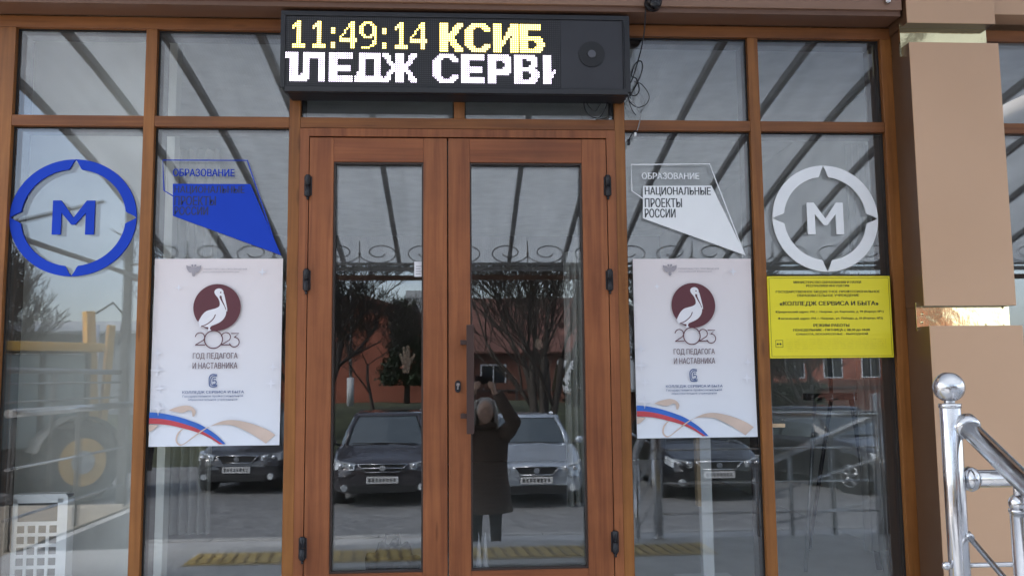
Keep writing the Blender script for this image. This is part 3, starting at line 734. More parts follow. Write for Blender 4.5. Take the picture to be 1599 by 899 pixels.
for tx, u0, u1, v0, v1, bo in TX:
    a, b = U(u0, v0); c, d = U(u1, v1); add_text(g, tx, a, c, d, b, y, bo)
e = [U(110,665), U(176,665), U(176,730), U(110,730), U(110,665)]
for a, b in zip(e, e[1:]): g.ribbon([a, b], .0018, y)
for cu in (128, 154): g.poly([U(cu+9*math.cos(PI*i/6), 700+9*math.sin(PI*i/6)) for i in range(12)], y, y)
g.ribbon([U(138,700), U(146,696)], .0014, y)
g.build('lettering', blk, yp)
g = MB()
random.seed(3)
for r_ in range(6):
    for c_ in range(92 if r_ < 5 else 10):
        for k in range(6):
            if random.random() < .45 and c_ % 7 != 6:
                u = 212+c_*10.2+(k % 2)*3.6; v = 655+r_*21+(k//2)*5.0
                a, b = U(u, v); q = .0008
                g.quad((a-q, YY-.0010, b-q), (a+q, YY-.0010, b-q), (a+q, YY-.0010, b+q), (a-q, YY-.0010, b+q))
g.build('braille_text', brl, yp)

# ------------------------------------------------------------------ railings
def flange(mb, p, d, r):
    p = Vector(p); d = Vector(d).normalized(); mb.tube([p, p+d*.012, p+d*.02], [r*1.45, r*1.45, r*1.1], 18)
sr = thing('stair_railing', 'polished steel stair railing with a ball topped post in front of the pillar', 'railing', (0,0,0))
px_, py_ = 1.325, -1.73
g = MB(); g.tube([(px_,py_,0), (px_,py_,1.0), (px_,py_,1.008)], [.0265,.0265,.022], 24); flange(g, (px_,py_,.0), (0,0,1), .03); po = g.build('newel_post', steel, sr)
g = MB(); g.tube([(px_,py_,1.0),(px_,py_,1.012)], [.0285,.0285], 24); g.tube([(px_,py_,1.012),(px_,py_,1.022)], .014, 16); g.build('post_collar', steel, po)
g = MB(); g.sphere((px_,py_,1.056), .0405, seg=40); g.build('ball_finial', steel, po)
def hp(t): return Vector((px_+.03+.0*t, py_-.02-t, .952-.54*t))
g = MB(); g.tube([hp(0), hp(1.55), hp(1.55)+Vector((0,-.12,-.015))], .0255, 24); hr = g.build('handrail', steel, sr)
g = MB(); d = hp(1)-hp(0); d.normalize(); g.tube([hp(0)-d*.01, hp(0)+d*.012, hp(0)+d*.022], [.034,.034,.028], 24); g.build('rail_collar', steel, hr)
g = MB(); g.tube([Vector((px_+.003,py_-.01,.952)), hp(0)+d*.01], .018, 16); g.build('rail_bracket', steel, hr)
for t in (.20, .85, 1.5):
    q = hp(t); g = MB(); zb = -.17*max(1, math.ceil((t+.02)/.3)) if t < 1.2 else -.85
    g.tube([(q.x,q.y,zb), (q.x,q.y,q.z-.085)], .021, 20); b = g.build('baluster', steel, sr)
    g = MB(); g.tube([(q.x,q.y,q.z-.088),(q.x,q.y,q.z-.08)], .0235, 18); g.sphere((q.x,q.y,q.z-.066), .023, seg=20); g.tube([(q.x,q.y,q.z-.06),(q.x,q.y,q.z-.01)], .010, 12); g.build('baluster_cap', steel, b)
for off in (.285, .43, .60):
    g = MB(); a = Vector((px_+.02, py_-.01, .952-off)); e = hp(1.5)-Vector((0,0,off)); g.tube([a, e], .0075, 12); s_ = g.build('infill_bar', steel, sr)
    g = MB(); dd = (e-a).normalized(); g.tube([a, a+dd*.018], .011, 12); g.build('bar_sleeve', steel, s_)
gr = thing('guard_railing', 'polished steel guard railing running right from the ball topped post', 'railing')
g = MB(); g.tube([(px_+.03,py_,.81), (2.86,py_,.81)], .0235, 22); tr_ = g.build('top_rail', steel, gr)
g = MB(); g.tube([(px_+.024,py_,.81),(px_+.034,py_,.81),(px_+.045,py_,.81),(px_+.056,py_,.81)], [.018,.03,.034,.030], 22); g.build('rail_collar', steel, tr_)
g = MB(); g.tube([(px_-.032,py_,.584), (2.86,py_,.584)], .0065, 12); bb = g.build('infill_bar', steel, gr)
g = MB(); g.sphere((px_-.036,py_,.584), .0115, seg=16); g.build('bar_cap', steel, bb)
for z in (.36, .16): g = MB(); g.tube([(px_+.02,py_,z), (2.86,py_,z)], .0065, 12); g.build('infill_bar', steel, gr)
for x in (2.1, 2.86): g = MB(); g.tube([(x,py_,0),(x,py_,.95)], .023, 18); g.build('post', steel, gr)
def sloped_rail(name, label, x, y0, y1, z0, z1, zs, posts, m, r=.022, pm=None):
    t = thing(name, label, 'railing')
    P_ = lambda k, dz: (x, -(y0+(y1-y0)*k), z0+(z1-z0)*k-dz)
    g = MB(); g.tube([P_(0,0), P_(1,0)], r, 14); g.build('top_rail', m, t)
    for dz in zs: g = MB(); g.tube([P_(0,dz), P_(1,dz)], .010, 10); g.build('infill_bar', m, t)
    for k in posts: g = MB(); q = P_(k, .0); g.tube([(q[0], q[1], max(q[2]-1.0, -1.04)), q], .017, 12); g.build('post', pm or darksteel, t)
    return t
sloped_rail('ramp_railing', 'steel sloping handrail with three bars mirrored in the pane under the yellow plate', 2.92, 1.75, 4.4, .82, .16, (.30,.58,.86), (0,.33,.66,1), steel, .028, steel_d)
sloped_rail('ramp_railing', 'steel landing railing with level bars mirrored in the far left pane', -2.92, 1.7, 3.75, .88, .87, (.36,.68,1.0), (.03,.5,.97), steel, .028)
sloped_rail('ramp_railing', 'high double railing ending at the canopy post mirrored in the far left pane', -3.36, 1.9, 4.6, 1.17, 1.16, (.10,.24), (0,.5), steel_d, .024)
# ramp body on the left, retaining the landing
g = MB()
g.box(-5.6, -2.885, -3.85, -.001, -1.2, -.004, .006); tag(g.build('ramp_block', mat('ramp_render', (.44,.38,.29), .85, var=.2, bump=.2)), 'beige rendered concrete ramp landing beside the left railing', 'ramp')
g = MB(); g.box(-2.884, -2.80, -3.9, -1.76, -1.2, -.02, .006); tag(g.build('ramp_kerb', mat('pale_concrete', (.55,.54,.52), .8, var=.15, bump=.2)), 'pale concrete edging along the foot of the ramp landing', 'edging')
g = MB()
g.box(2.75, 3.1, -4.5, -1.76, -1.2, -.72, .006); tag(g.build('ramp_edging', MATS['pale_concrete']), 'pale concrete edging under the sloping steel handrail', 'edging')

# ------------------------------------------------------------------ canopy
can = thing('entrance_canopy', 'curved grey polycarbonate canopy on dark ribs mirrored across the upper panes', 'canopy')
ARC = [(0.0,3.36),(.6,3.33),(1.28,3.25),(2.26,3.09),(3.3,2.86),(4.2,2.61),(4.9,2.41),(5.25,2.30)]
def arc(y):
    for (a, za), (b, zb) in zip(ARC, ARC[1:]):
        if a <= y <= b: return za+(zb-za)*(y-a)/(b-a)
    return ARC[-1][1]
AP = [(p[0], p[1]) for p in smooth_pts(ARC, 4)]
cm = bpy.data.materials.new('polycarbonate_sheet'); cm.use_nodes = True; n_ = cm.node_tree.nodes; l_ = cm.node_tree.links; n_.clear()
o_ = n_.new('ShaderNodeOutputMaterial'); tl = n_.new('ShaderNodeBsdfTranslucent'); df = n_.new('ShaderNodeBsdfDiffuse'); ms = n_.new('ShaderNodeMixShader'); ms.inputs[0].default_value = .74
tc_ = n_.new('ShaderNodeTexCoord'); wv = n_.new('ShaderNodeTexWave'); wv.wave_type = 'BANDS'; wv.bands_direction = 'X'; wv.inputs['Scale'].default_value = 16; wv.inputs['Distortion'].default_value = .15; wv.inputs['Detail'].default_value = 1
l_.new(tc_.outputs['Object'], wv.inputs['Vector'])
mp_ = n_.new('ShaderNodeMapping'); mp_.inputs['Scale'].default_value = (7, .7, 1); l_.new(tc_.outputs['Object'], mp_.inputs[0])
nz_ = n_.new('ShaderNodeTexNoise'); nz_.inputs['Scale'].default_value = 1.3; nz_.inputs['Detail'].default_value = 8; l_.new(mp_.outputs[0], nz_.inputs['Vector'])
r1 = n_.new('ShaderNodeValToRGB'); r1.color_ramp.elements[0].color = (.62,.64,.63,1); r1.color_ramp.elements[1].color = (.80,.82,.81,1); r1.color_ramp.elements[0].position = .25; r1.color_ramp.elements[1].position = .7; l_.new(nz_.outputs['Fac'], r1.inputs[0])
r2 = n_.new('ShaderNodeValToRGB'); r2.color_ramp.elements[0].color = (.78,.78,.78,1); r2.color_ramp.elements[1].color = (1,1,1,1); l_.new(wv.outputs['Fac'], r2.inputs[0])
m2 = n_.new('ShaderNodeMixRGB'); m2.blend_type = 'MULTIPLY'; m2.inputs[0].default_value = 1; l_.new(r1.outputs[0], m2.inputs[1]); l_.new(r2.outputs[0], m2.inputs[2])
l_.new(m2.outputs[0], tl.inputs[0]); l_.new(m2.outputs[0], df.inputs[0]); l_.new(df.outputs[0], ms.inputs[1]); l_.new(tl.outputs[0], ms.inputs[2]); l_.new(ms.outputs[0], o_.inputs[0])
CX0, CX1 = -3.05, 7.2
RIBX = [2.31-.595*k for k in range(9, -9, -1)]
RIBX = [x for x in RIBX if CX0+.05 < x < CX1]
ed = [CX0]+RIBX+[CX1]
for xa, xb in zip(ed, ed[1:]):
    g = MB(); rows = [[g.bm.verts.new((x, -y, z+.03)) for x in (xa, xb)] for y, z in AP]
    for a, b in zip(rows, rows[1:]): g.bm.faces.new((a[0], b[0], b[1], a[1]))
    g.build('roof_sheet', cm, can, smooth=True)
rib_m = mat('rib_paint', (.28,.275,.27), .5, var=.15)
def rib_bar(mb, x, w, h):
    for (y0, z0), (y1, z1) in zip(AP, AP[1:]):
        p = [(x-w, -y0, z0-h), (x+w, -y0, z0-h), (x+w, -y1, z1-h), (x-w, -y1, z1-h)]; q = [(a, b, c+h+.022) for a, b, c in p]
        mb.quad(*p); mb.quad(p[0], q[0], q[3], p[3]); mb.quad(p[1], q[1], q[2], p[2])
for x in RIBX+[CX0-.01, CX1]:
    g = MB(); rib_bar(g, x, .021, .03); g.build('rib', rib_m, can)
for y in (5.22,):
    g = MB(); g.box(CX0, CX1, -y-.03, -y+.03, arc(y)-.075, arc(y)-.032); g.build('edge_beam', rib_m, can)
# frieze of wrought iron scrolls between two bars, on posts
FY = -4.65; zA, zB, zC = 2.40, 2.235, 2.10
g = MB(); g.box(-3.3, CX1, FY-.02, FY+.02, zC-.03, zC+.02); g.build('front_beam', mat('beam_brown', (.11,.055,.035), .5, var=.15), can)
g = MB(); g.box(-3.3, CX1, FY-.012, FY+.012, zB-.012, zB+.012); g.build('frieze_bar', rib_m, can)
for k in range(12):
    xc = -2.75+.86*k
    if xc > CX1-.3: break
    g = MB()
    for q in (-1, 1):
        pts = []
        for i in range(44):
            a = i/43*2*PI*1.45; rr = .215*(1-i/43*.74)
            pts.append((xc+q*(.205+rr*math.cos(a+PI)), FY, zB+.115+rr*math.sin(a+PI)*.55))
        g.tube(pts, .0065, 5)
    g.tube([(xc,FY,zB+.01),(xc,FY,zB+.24)], .006, 5)
    g.build('iron_scroll', rib_m, can)
g = MB(); g.box(-3.36, -3.29, FY-.035, FY+.035, -1.04, 2.9); g.build('post', darksteel, can)
g = MB(); g.box(4.75, 4.82, FY-.035, FY+.035, -1.04, 2.47); g.build('post', darksteel, can)
g = MB(); g.tube([(-3.08,-.2,2.10),(-3.2,FY,2.10)], .022, 8); g.build('side_bar', rib_m, can)
g = MB(); g.tube([(-3.06,-1.75,2.12),(-3.08,-3.4,2.62)], .016, 8); g.build('tie_rod', steel_d, can)

# ------------------------------------------------------------------ cars
tyre_m = mat('tyre_rubber', (.018,.018,.018), .85); rim_m = mat('alloy_rim', (.45,.46,.47), .3, .9); chrome = mat('chrome', (.75,.76,.78), .1, 1)
lamp_m = mat('headlamp_glass', (.55,.58,.60), .08, .25); plate_m = mat('plate_white', (.62,.62,.62), .5); trimk = mat('black_trim', (.012,.012,.013), .5)
cglass = mat('car_glass', (.055,.07,.075), .04, spec=1, coat=1)
tail_m = mat('tail_lamp', (.30,.012,.012), .12)
def paint(name, c): return mat(name, c, .22, .35, var=.03, coat=.8)
def car(label, loc, rz, pm, kind='sedan', L_=4.35, w=.84, h=1.43, group='cars parked facing the entrance', grille='chrome'):
    t = thing('parked_car', label, 'car', loc, rz, group)
    hood, cowl, roof0, roof1, deck0 = (.70, -1.22, -1.95, -3.02, -3.75) if kind == 'sedan' else ((.74, -1.05, -1.75, -3.35, -4.05) if kind == 'hatch' else (.88, -1.2, -1.85, -3.8, -4.4))
    sb = .93 if kind != 'suv' else 1.1
    dz = 0 if kind != 'suv' else .06
    st = [(.0,.36,.58,.62),(-.05,.27,.66,.80),(-.22,.22,hood,.92),(-.55,.20,hood+.08,.98),(cowl,.19,sb,1),(-1.9,.19,sb+.01,1),(-3.0,.19,sb+.03,1),(deck0,.20,sb+.05,.99),(-L_+.25,.25,sb+.04 if kind=='sedan' else sb-.02,.93),(-L_+.06,.32,sb-.05,.86),(-L_,.40,sb-.15,.74)]
    g = MB(); rings = []
    for x, zb, zt_, ww in st:
        zb += dz; hw = w*ww; zm = (zb+zt_)/2; half = [(0,zb),(hw*.80,zb),(hw*.95,zb+.06),(hw,zb+.18),(hw*1.0,zm+.04),(hw*.985,zt_-.12),(hw*.94,zt_-.03),(hw*.80,zt_+.005),(hw*.45,zt_+.025),(0,zt_+.035)]
        ring = half+[(-a, b) for a, b in half[-2:0:-1]]
        rings.append([g.bm.verts.new((x, a, b)) for a, b in ring])
    n = len(rings[0])
    for a, b in zip(rings, rings[1:]):
        for j in range(n): g.bm.faces.new((a[j], a[(j+1)%n], b[(j+1)%n], b[j]))
    g.bm.faces.new(rings[0]); g.bm.faces.new(rings[-1][::-1])
    bmesh.ops.recalc_face_normals(g.bm, faces=g.bm.faces)
    bmesh.ops.subdivide_edges(g.bm, edges=g.bm.edges[:], cuts=1, smooth=.6, use_grid_fill=True)
    body = g.build('body', pm, t, smooth=True)
    # greenhouse
    bw, tw = w*.92, w*.70
    base = [(cowl-.02,.0),(cowl-.10,bw*.80),(cowl-.42,bw),(deck0+.25,bw),(deck0-.05,bw*.8),(deck0-.08,0)]
    top = [(roof0+.10,.0),(roof0+.06,tw*.80),(roof0-.02,tw*.99),(roof1+.05,tw*.99),(roof1-.02,tw*.8),(roof1-.05,0)]
    zr = h-.045; zb = sb+.005
    def full(o): return o+[(a, -b) for a, b in o[-2:0:-1]]
    fb_, ft_ = full(base), full(top)
    g = MB(); ra = [g.bm.verts.new((a, b, zb)) for a, b in fb_]; rm = [g.bm.verts.new((a*.5+c*.5, (b*.48+d*.52)*1.035, (zb+zr)/2)) for (a, b), (c, d) in zip(fb_, ft_)]; rt = [g.bm.verts.new((a, b, zr)) for a, b in ft_]
    n = len(ra)
    for p, q in ((ra, rm), (rm, rt)):
        for j in range(n): g.bm.faces.new((p[j], p[(j+1)%n], q[(j+1)%n], q[j]))
    g.bm.faces.new(rt); bmesh.ops.recalc_face_normals(g.bm, faces=g.bm.faces)
    g.build('window', cglass, t, smooth=False)
    g = MB(); r0 = [g.bm.verts.new((a+(.03 if a > -2.5 else -.03), b*1.03, zr-.012)) for a, b in ft_]; r1_ = [g.bm.verts.new((a, b*.98, zr+.028)) for a, b in ft_]; r2_ = [g.bm.verts.new(((a+2.5)*.7-2.5, b*.55, zr+.046)) for a, b in ft_]
    for p, q in ((r0, r1_), (r1_, r2_)):
        for j in range(n): g.bm.faces.new((p[j], p[(j+1)%n], q[(j+1)%n], q[j]))
    g.bm.faces.new(r2_); bmesh.ops.recalc_face_normals(g.bm, faces=g.bm.faces)
    rf = g.build('roof', pm, t, smooth=True)
    g = MB()
    for s in (-1, 1):
        def bar(a, b, r):
            g.tube([Vector(a), (Vector(a)+Vector(b))/2+Vector((0, s*.03, 0)), Vector(b)], r, 8)
        bar((cowl-.14, s*bw*.86, zb), (roof0+.04, s*tw*.88, zr), .036); bar((deck0+.12, s*bw*.95, zb), (roof1, s*tw*.94, zr), .06)
        xm = (cowl+deck0)/2-.1; bar((xm, s*bw*1.0, zb), (xm, s*tw*1.0, zr), .03)
    g.build('pillar', pm, rf)
    g = MB(); g.tube([(roof1-.0,.0,h),(roof1-.12,.0,h+.16)], .005, 6); g.build('aerial', trimk, rf)
    # wheels
    for x in (-.82, -L_+.82):
        for s in (-1, 1):
            g = MB(); y0 = s*(w-.20); y1 = s*(w+.004); g.tube([(x,y0,.31),(x,y0+s*.02,.31),(x,y1-s*.02,.31),(x,y1,.31)], [.29,.315,.315,.29], 24); wh = g.build('wheel', tyre_m, t)
            g = MB(); nn = 28; c0 = Vector((x, y1+s*.006, .31))
            g.tube([c0+Vector((math.cos(2*PI*i/nn)*.195, 0, math.sin(2*PI*i/nn)*.195)) for i in range(nn+1)], .014, 6, cap=False)
            for i in range(5):
                a_ = 2*PI*i/5+.3; g.tube([c0+Vector((math.cos(a_)*.03,-s*.004,math.sin(a_)*.03)), c0+Vector((math.cos(a_)*.19,-s*.012,math.sin(a_)*.19))], [.026,.034], 6)
            g.tube([c0+Vector((0,-s*.02,0)), c0+Vector((0,s*.008,0))], .045, 14)
            g.build('rim', rim_m, wh)
            g = MB(); g.tube([(x,s*(w-.19),.33+dz*.5),(x,s*(w+.0015),.33+dz*.5)], .375, 28); g.build('wheel_arch', trimk, t)
    for s in (-1, 1):
        zz = hood-.06
        g = MB(); b = [(-.035,.50*w,zz+.03),(-.06,.66*w,zz+.05),(-.20,.86*w,zz+.07),(-.42,.935*w,zz+.10),(-.38,.95*w,zz-.02),(-.17,.885*w,zz-.06),(-.05,.70*w,zz-.075),(-.015,.52*w,zz-.06)]
        cen = Vector((-.10,.72*w,zz)); vs_ = [g.bm.verts.new((p[0]+.035, s*p[1], p[2])) for p in b]; vb = [g.bm.verts.new((p[0]-.10, s*p[1]*.93, p[2])) for p in b]
        g.bm.faces.new(vs_)
        for j in range(len(b)): g.bm.faces.new((vs_[j], vs_[(j+1)%len(b)], vb[(j+1)%len(b)], vb[j]))
        bmesh.ops.recalc_face_normals(g.bm, faces=g.bm.faces); hl = g.build('headlight', lamp_m, t)
        for u in (.58, .76): g = MB(); g.sphere((-.02-.25*(u-.5)+.05, s*u*w, zz-.0), .042, .5, 1, 1, 12); g.build('lamp_reflector', chrome, hl)
        g = MB(); g.sphere((cowl-.30, s*(w+.09), sb+.06), .09, .55, 1.05, .75, 14); mr = g.build('side_mirror', pm, t)
        g = MB(); g.tube([(cowl-.34, s*(w-.06), sb-.01),(cowl-.31, s*(w+.05), sb+.03)], .022, 8); g.build('mirror_arm', trimk, mr)
        g = MB(); g.box(-L_-.012, -L_+.12, s*.5*w-.12, s*.5*w+.12, sb-.24, sb-.10, .02); g.build('tail_light', tail_m, t)
        for xx in (-1.95, -2.95): g = MB(); g.box(xx-.09, xx+.09, s*(w+.002)-.012, s*(w+.002)+.012, sb-.14, sb-.115, .004); g.build('door_handle', chrome if grille == 'chrome' else pm, t)
        for xx in (cowl-.15, cowl-1.28, cowl-2.25): g = MB(); g.tube([(xx, s*(w+.0015), .42),(xx-.02, s*(w+.0015), sb-.1)], .004, 4); g.build('door_seam', trimk, t)
    zz = hood-.10
    g = MB(); g.poly([(-.36*w*2*.6,zz+.07),(.36*w*2*.6,zz+.07),(.30*w,zz-.05),(-.30*w,zz-.05)], -.03, .04); g.bm.transform(Matrix.Rotation(R(90), 4, 'Z')); gl_ = g.build('grille', trimk, t)
    g = MB()
    e = [(-.45*w,zz+.075),(.45*w,zz+.075),(.31*w,zz-.055),(-.31*w,zz-.055),(-.45*w,zz+.075)]
    for a, b in zip(e, e[1:]): g.tube([(.035,a[0],a[1]),(.035,b[0],b[1])], .011 if grille == 'chrome' else .006, 6)
    if grille != 'chrome': g.tube([(.04,-.40*w,zz+.01),(.04,.40*w,zz+.01)], .010, 6)
    g.build('grille_trim', chrome, gl_)
    g = MB(); g.tube([(.036,0,zz+.01),(.048,0,zz+.01)], .050, 20); bd = g.build('badge', chrome, gl_)
    g = MB(); g.box(.02, .045, -.26, .26, .40+dz, .512+dz, .004); pt = g.build('number_plate', plate_m, t)
    g = MB()
    for k, ww in enumerate((.035,.03,.03,.03,.035,.035,.03,.025)): y = .21-k*.058; g.box(.0455, .047, y-ww/2, y+ww/2, .428+dz, .485+dz)
    g.build('plate_marks', trimk, pt)
    g = MB(); g.box(-.04, .028, -.60*w, .60*w, .25+dz, .37+dz, .02); lg = g.build('lower_intake', trimk, t)
    for s in (-1, 1): g = MB(); g.tube([(-.10,s*.72*w,.33+dz),(.0,s*.70*w,.33+dz)], .055, 14); g.build('fog_light', lamp_m, lg)
    g = MB(); g.tube([(cowl+.02,-.62*w,sb+.03),(cowl-.05,.15*w,sb+.045)], .008, 5); g.tube([(cowl+.02,-.05*w,sb+.04),(cowl-.06,.66*w,sb+.045)], .008, 5); g.build('wiper', trimk, t)
    return t
silver = paint('silver_paint', (.44,.49,.55)); graph = paint('graphite_paint', (.055,.05,.055)); blackp = paint('black_paint', (.018,.018,.021)); whitep = paint('white_paint', (.72,.73,.75)); greyp = paint('grey_paint', (.07,.07,.075))
Z0 = GZ-.02
car('silver saloon with a chrome edged grille mirrored in the right door glass', (1.22,-10,Z0), R(90), silver, 'sedan')
car('dark hatchback with a black grille and plate mirrored in the left door glass', (-1.30,-10.4,Z0), R(88), graph, 'hatch', w=.90, h=1.48, grille='black')
car('black car mirrored under the left poster with only its front showing', (-4.15,-12.3,Z0), R(94), greyp, 'hatch', w=.88, h=1.5)
car('black car mirrored under the right poster with chrome trim', (4.35,-10.4,Z0), R(90), blackp, 'sedan', w=.89, h=1.45)
car('large black saloon seen from its side mirrored under the yellow plate', (8.1,-10.7,Z0), R(67), blackp, 'sedan', L_=4.8, w=.92, h=1.48)
car('white saloon far off in the car park mirrored below the yellow plate', (19.5,-43,Z0), R(200), whitep, 'sedan', group='white cars at the far end')
car('white car parked behind the far white saloon near the edge', (26.5,-47,Z0), R(-60), whitep, 'hatch', group='white cars at the far end')

# ------------------------------------------------------------------ backhoe loader
ylw = mat('loader_yellow', (.62,.33,.035), .45, var=.12)
bh = thing('backhoe_loader', 'yellow backhoe loader with a raised boom mirrored in the far left pane', 'loader', (-7.94,-11.6,Z0), R(130))
def bx_(name, m, par, *a, **k):
    g = MB(); g.box(*a, **k); return g.build(name, m, par)
chs = bx_('chassis', mat('loader_chassis', (.05,.05,.05), .6), bh, -2.2,2.3,-.55,.55,.55,.95, bev=.04)
hd = bx_('hood', ylw, bh, .75,2.45,-.5,.5,.95,1.62, bev=.09)
g = MB(); g.box(2.452,2.47,-.36,.36,1.02,1.5); g.build('grille', trimk, hd)
g = MB(); g.tube([(1.5,.3,1.6),(1.5,.3,2.15)], .045, 12); g.build('exhaust', trimk, hd)
cb = bx_('cab', mat('loader_cab_glass', (.22,.27,.26), .1), bh, -1.0,.70,-.72,.72,1.0,2.58, bev=.05)
g = MB()
for x in (-1.0, -.2, .68):
    for s in (-1, 1): g.box(x-.04, x+.04, s*.72-.04, s*.72+.04, .98, 2.62)
g.build('cab_post', trimk, cb)
g = MB(); g.box(-1.25,.95,-.86,.86,2.64,2.80,.05); g.build('cab_roof', ylw, cb)
for s in (-1, 1): g = MB(); g.box(.95,1.02,s*.6-.1,s*.6+.1,2.5,2.63,.02); g.build('work_lamp', lamp_m, cb)
for x, r, ww in ((-.75,.72,.42),(1.85,.52,.34)):
    for s in (-1, 1):
        g = MB(); y0 = s*(.95-ww/2); y1 = s*(.95+ww/2)
        g.tube([(x,y0,r),(x,y0+s*.06,r),(x,y1-s*.06,r),(x,y1,r)], [r*.9,r,r,r*.88], 32)
        for k in range(18):
            a = 2*PI*k/18; g.obox((x+math.cos(a)*r*.985, s*.95, r+math.sin(a)*r*.985), .07, ww*.9, .06, Matrix.Rotation(-a+PI/2, 3, 'Y'))
        wh = g.build('wheel', tyre_m, bh)
        g = MB(); g.tube([(x,y1-s*.05,r),(x,y1+s*.01,r)], [r*.56,r*.58], 24); rm_ = g.build('rim', ylw, wh)
        g = MB(); g.tube([(x,y1+s*.0,r),(x,y1+s*.03,r)], r*.28, 16); g.build('hub', rim_m, rm_)
    g = MB()
    for s in (-1, 1):
        pts = [(x+math.cos(a)*(r+.08), r+math.sin(a)*(r+.08)) for a in [R(15+i*15) for i in range(11)]]
        for (a, b), (c, d) in zip(pts, pts[1:]): g.quad((a,s*.74,b),(c,s*.74,d),(c,s*1.17,d),(a,s*1.17,b))
    g.build('mudguard', mat('mudguard_grey', (.16,.16,.155), .6), bh)
g = MB(); g.obox((-1.5,.1,2.0), .18, .17, 2.9, Matrix.Rotation(R(4), 3, 'Y'), .02); bo = g.build('boom', ylw, bh)
g = MB(); g.obox((-1.8,.12,2.05), .13, .12, 2.3, Matrix.Rotation(R(-3), 3, 'Y'), .02); g.build('dipper', ylw, bo)
g = MB(); g.tube([(-1.65,.26,1.2),(-1.65,.26,3.2)], .05, 12); g.build('hydraulic_ram', chrome, bo)
g = MB(); g.tube([(-1.5,.03,3.4),(-1.75,-.12,3.62),(-2.0,-.07,3.4),(-1.95,-.02,2.8)], .022, 8); g.build('hose', trimk, bo)
g = MB(); g.poly([(-.45,0),(.35,0),(.45,.30),(.1,.62),(-.5,.5)], -.35, .35); g.bm.transform(Matrix.Translation((-2.15,.11,.35))); g.build('bucket', MATS['loader_chassis'], bo)
g = MB(); g.box(2.7,3.3,-1.05,1.05,.12,.85,.05); ld = g.build('loader_bucket', ylw, bh)
g = MB()
for s in (-1, 1): g.obox((1.85,s*.62,1.1), 2.1, .12, .2, Matrix.Rotation(R(22), 3, 'Y'), .02)
g.build('loader_arm', ylw, bh)

# ------------------------------------------------------------------ trees
bark = mat('grey_bark', (.060,.050,.042), .9, var=.35, vs=9, bump=.4)
def bare_tree(label, loc, h, seed, spread=.55, trunks=1, depth=6, r0=.20, dens=3):
    rnd = random.Random(seed); t = thing('bare_tree', label, 'tree', loc, rnd.random()*6, 'bare trees behind the parked cars')
    tk, cr = MB(), MB()
    def grow(p, d, L__, r, lev):
        pts = [p]; q = p.copy(); dd = d.copy(); seg = 4 if lev < 3 else 3
        for i in range(seg):
            dd = (dd + Vector((rnd.uniform(-1,1), rnd.uniform(-1,1), rnd.uniform(-.5,.9)))*.16).normalized(); q = q+dd*L__/seg; pts.append(q.copy())
        rs = [r*(1-.38*i/seg) for i in range(seg+1)]
        (tk if lev <= 1 else cr).tube(pts, rs, 7 if lev < 2 else (5 if lev < 4 else 3), cap=lev < 2)
        if lev >= depth: return
        nb = dens if lev < 4 else 3
        for k in range(nb+(1 if lev > 0 else 0)):
            j = rnd.choice(range(1 if lev else 2, seg+1)) if k else seg; b = pts[j]
            ax = Vector((rnd.uniform(-1,1), rnd.uniform(-1,1), rnd.uniform(-.15,.5))).normalized()
            nd = (dd*rnd.uniform(.7,1.1) + ax*spread*rnd.uniform(.8,1.5)); nd.z += .06; nd.normalize()
            grow(b, nd, L__*rnd.uniform(.60,.84), max(.0095, rs[j]*rnd.uniform(.48,.66)), lev+1)
    for k in range(trunks):
        a = 2*PI*k/max(1, trunks); d = Vector((math.cos(a)*.26*(trunks > 1), math.sin(a)*.26*(trunks > 1), 1)).normalized()
        grow(Vector((math.cos(a)*.12*(trunks > 1), math.sin(a)*.12*(trunks > 1), -.1)), d, h*.24, r0, 0)
    tk.build('trunk', bark, t); cr.build('crown', bark, t)
    return t
bare_tree('big many stemmed bare tree mirrored in the right door glass', (2.0,-18.2,-.95), 11.0, 4, .50, 5, 5, .12, 3)
bare_tree('spreading bare tree whose twigs cross the orange wall mirrored in the left door', (-4.15,-20.0,-.5), 11.5, 12, .9, 2, 6, .14, 3)
bare_tree('thin bare tree before the ivy mass mirrored in the left door', (-2.75,-23.5,-.3), 8.0, 53, .95, 1, 6, .065, 3)
bare_tree('slim bare tree standing against the sky mirrored in the far left pane', (-13.2,-22,-.6), 8.5, 23, .5, 1, 6, .14, 3)
bare_tree('low bare tree beside the fence mirrored under the yellow plate', (11.5,-24,-1.0), 7.5, 31, .6, 2, 6, .11, 3)
bare_tree('tall bare tree far right of the stemmed tree mirrored behind the right poster', (6.6,-22,-1.0), 9.5, 37, .55, 2, 6, .15, 3)
lf = [mat('evergreen_leaf', (.020,.030,.017), .7, var=.5, vs=1.2), mat('ivy_leaf', (.018,.032,.013), .6, var=.5, vs=1.5)]
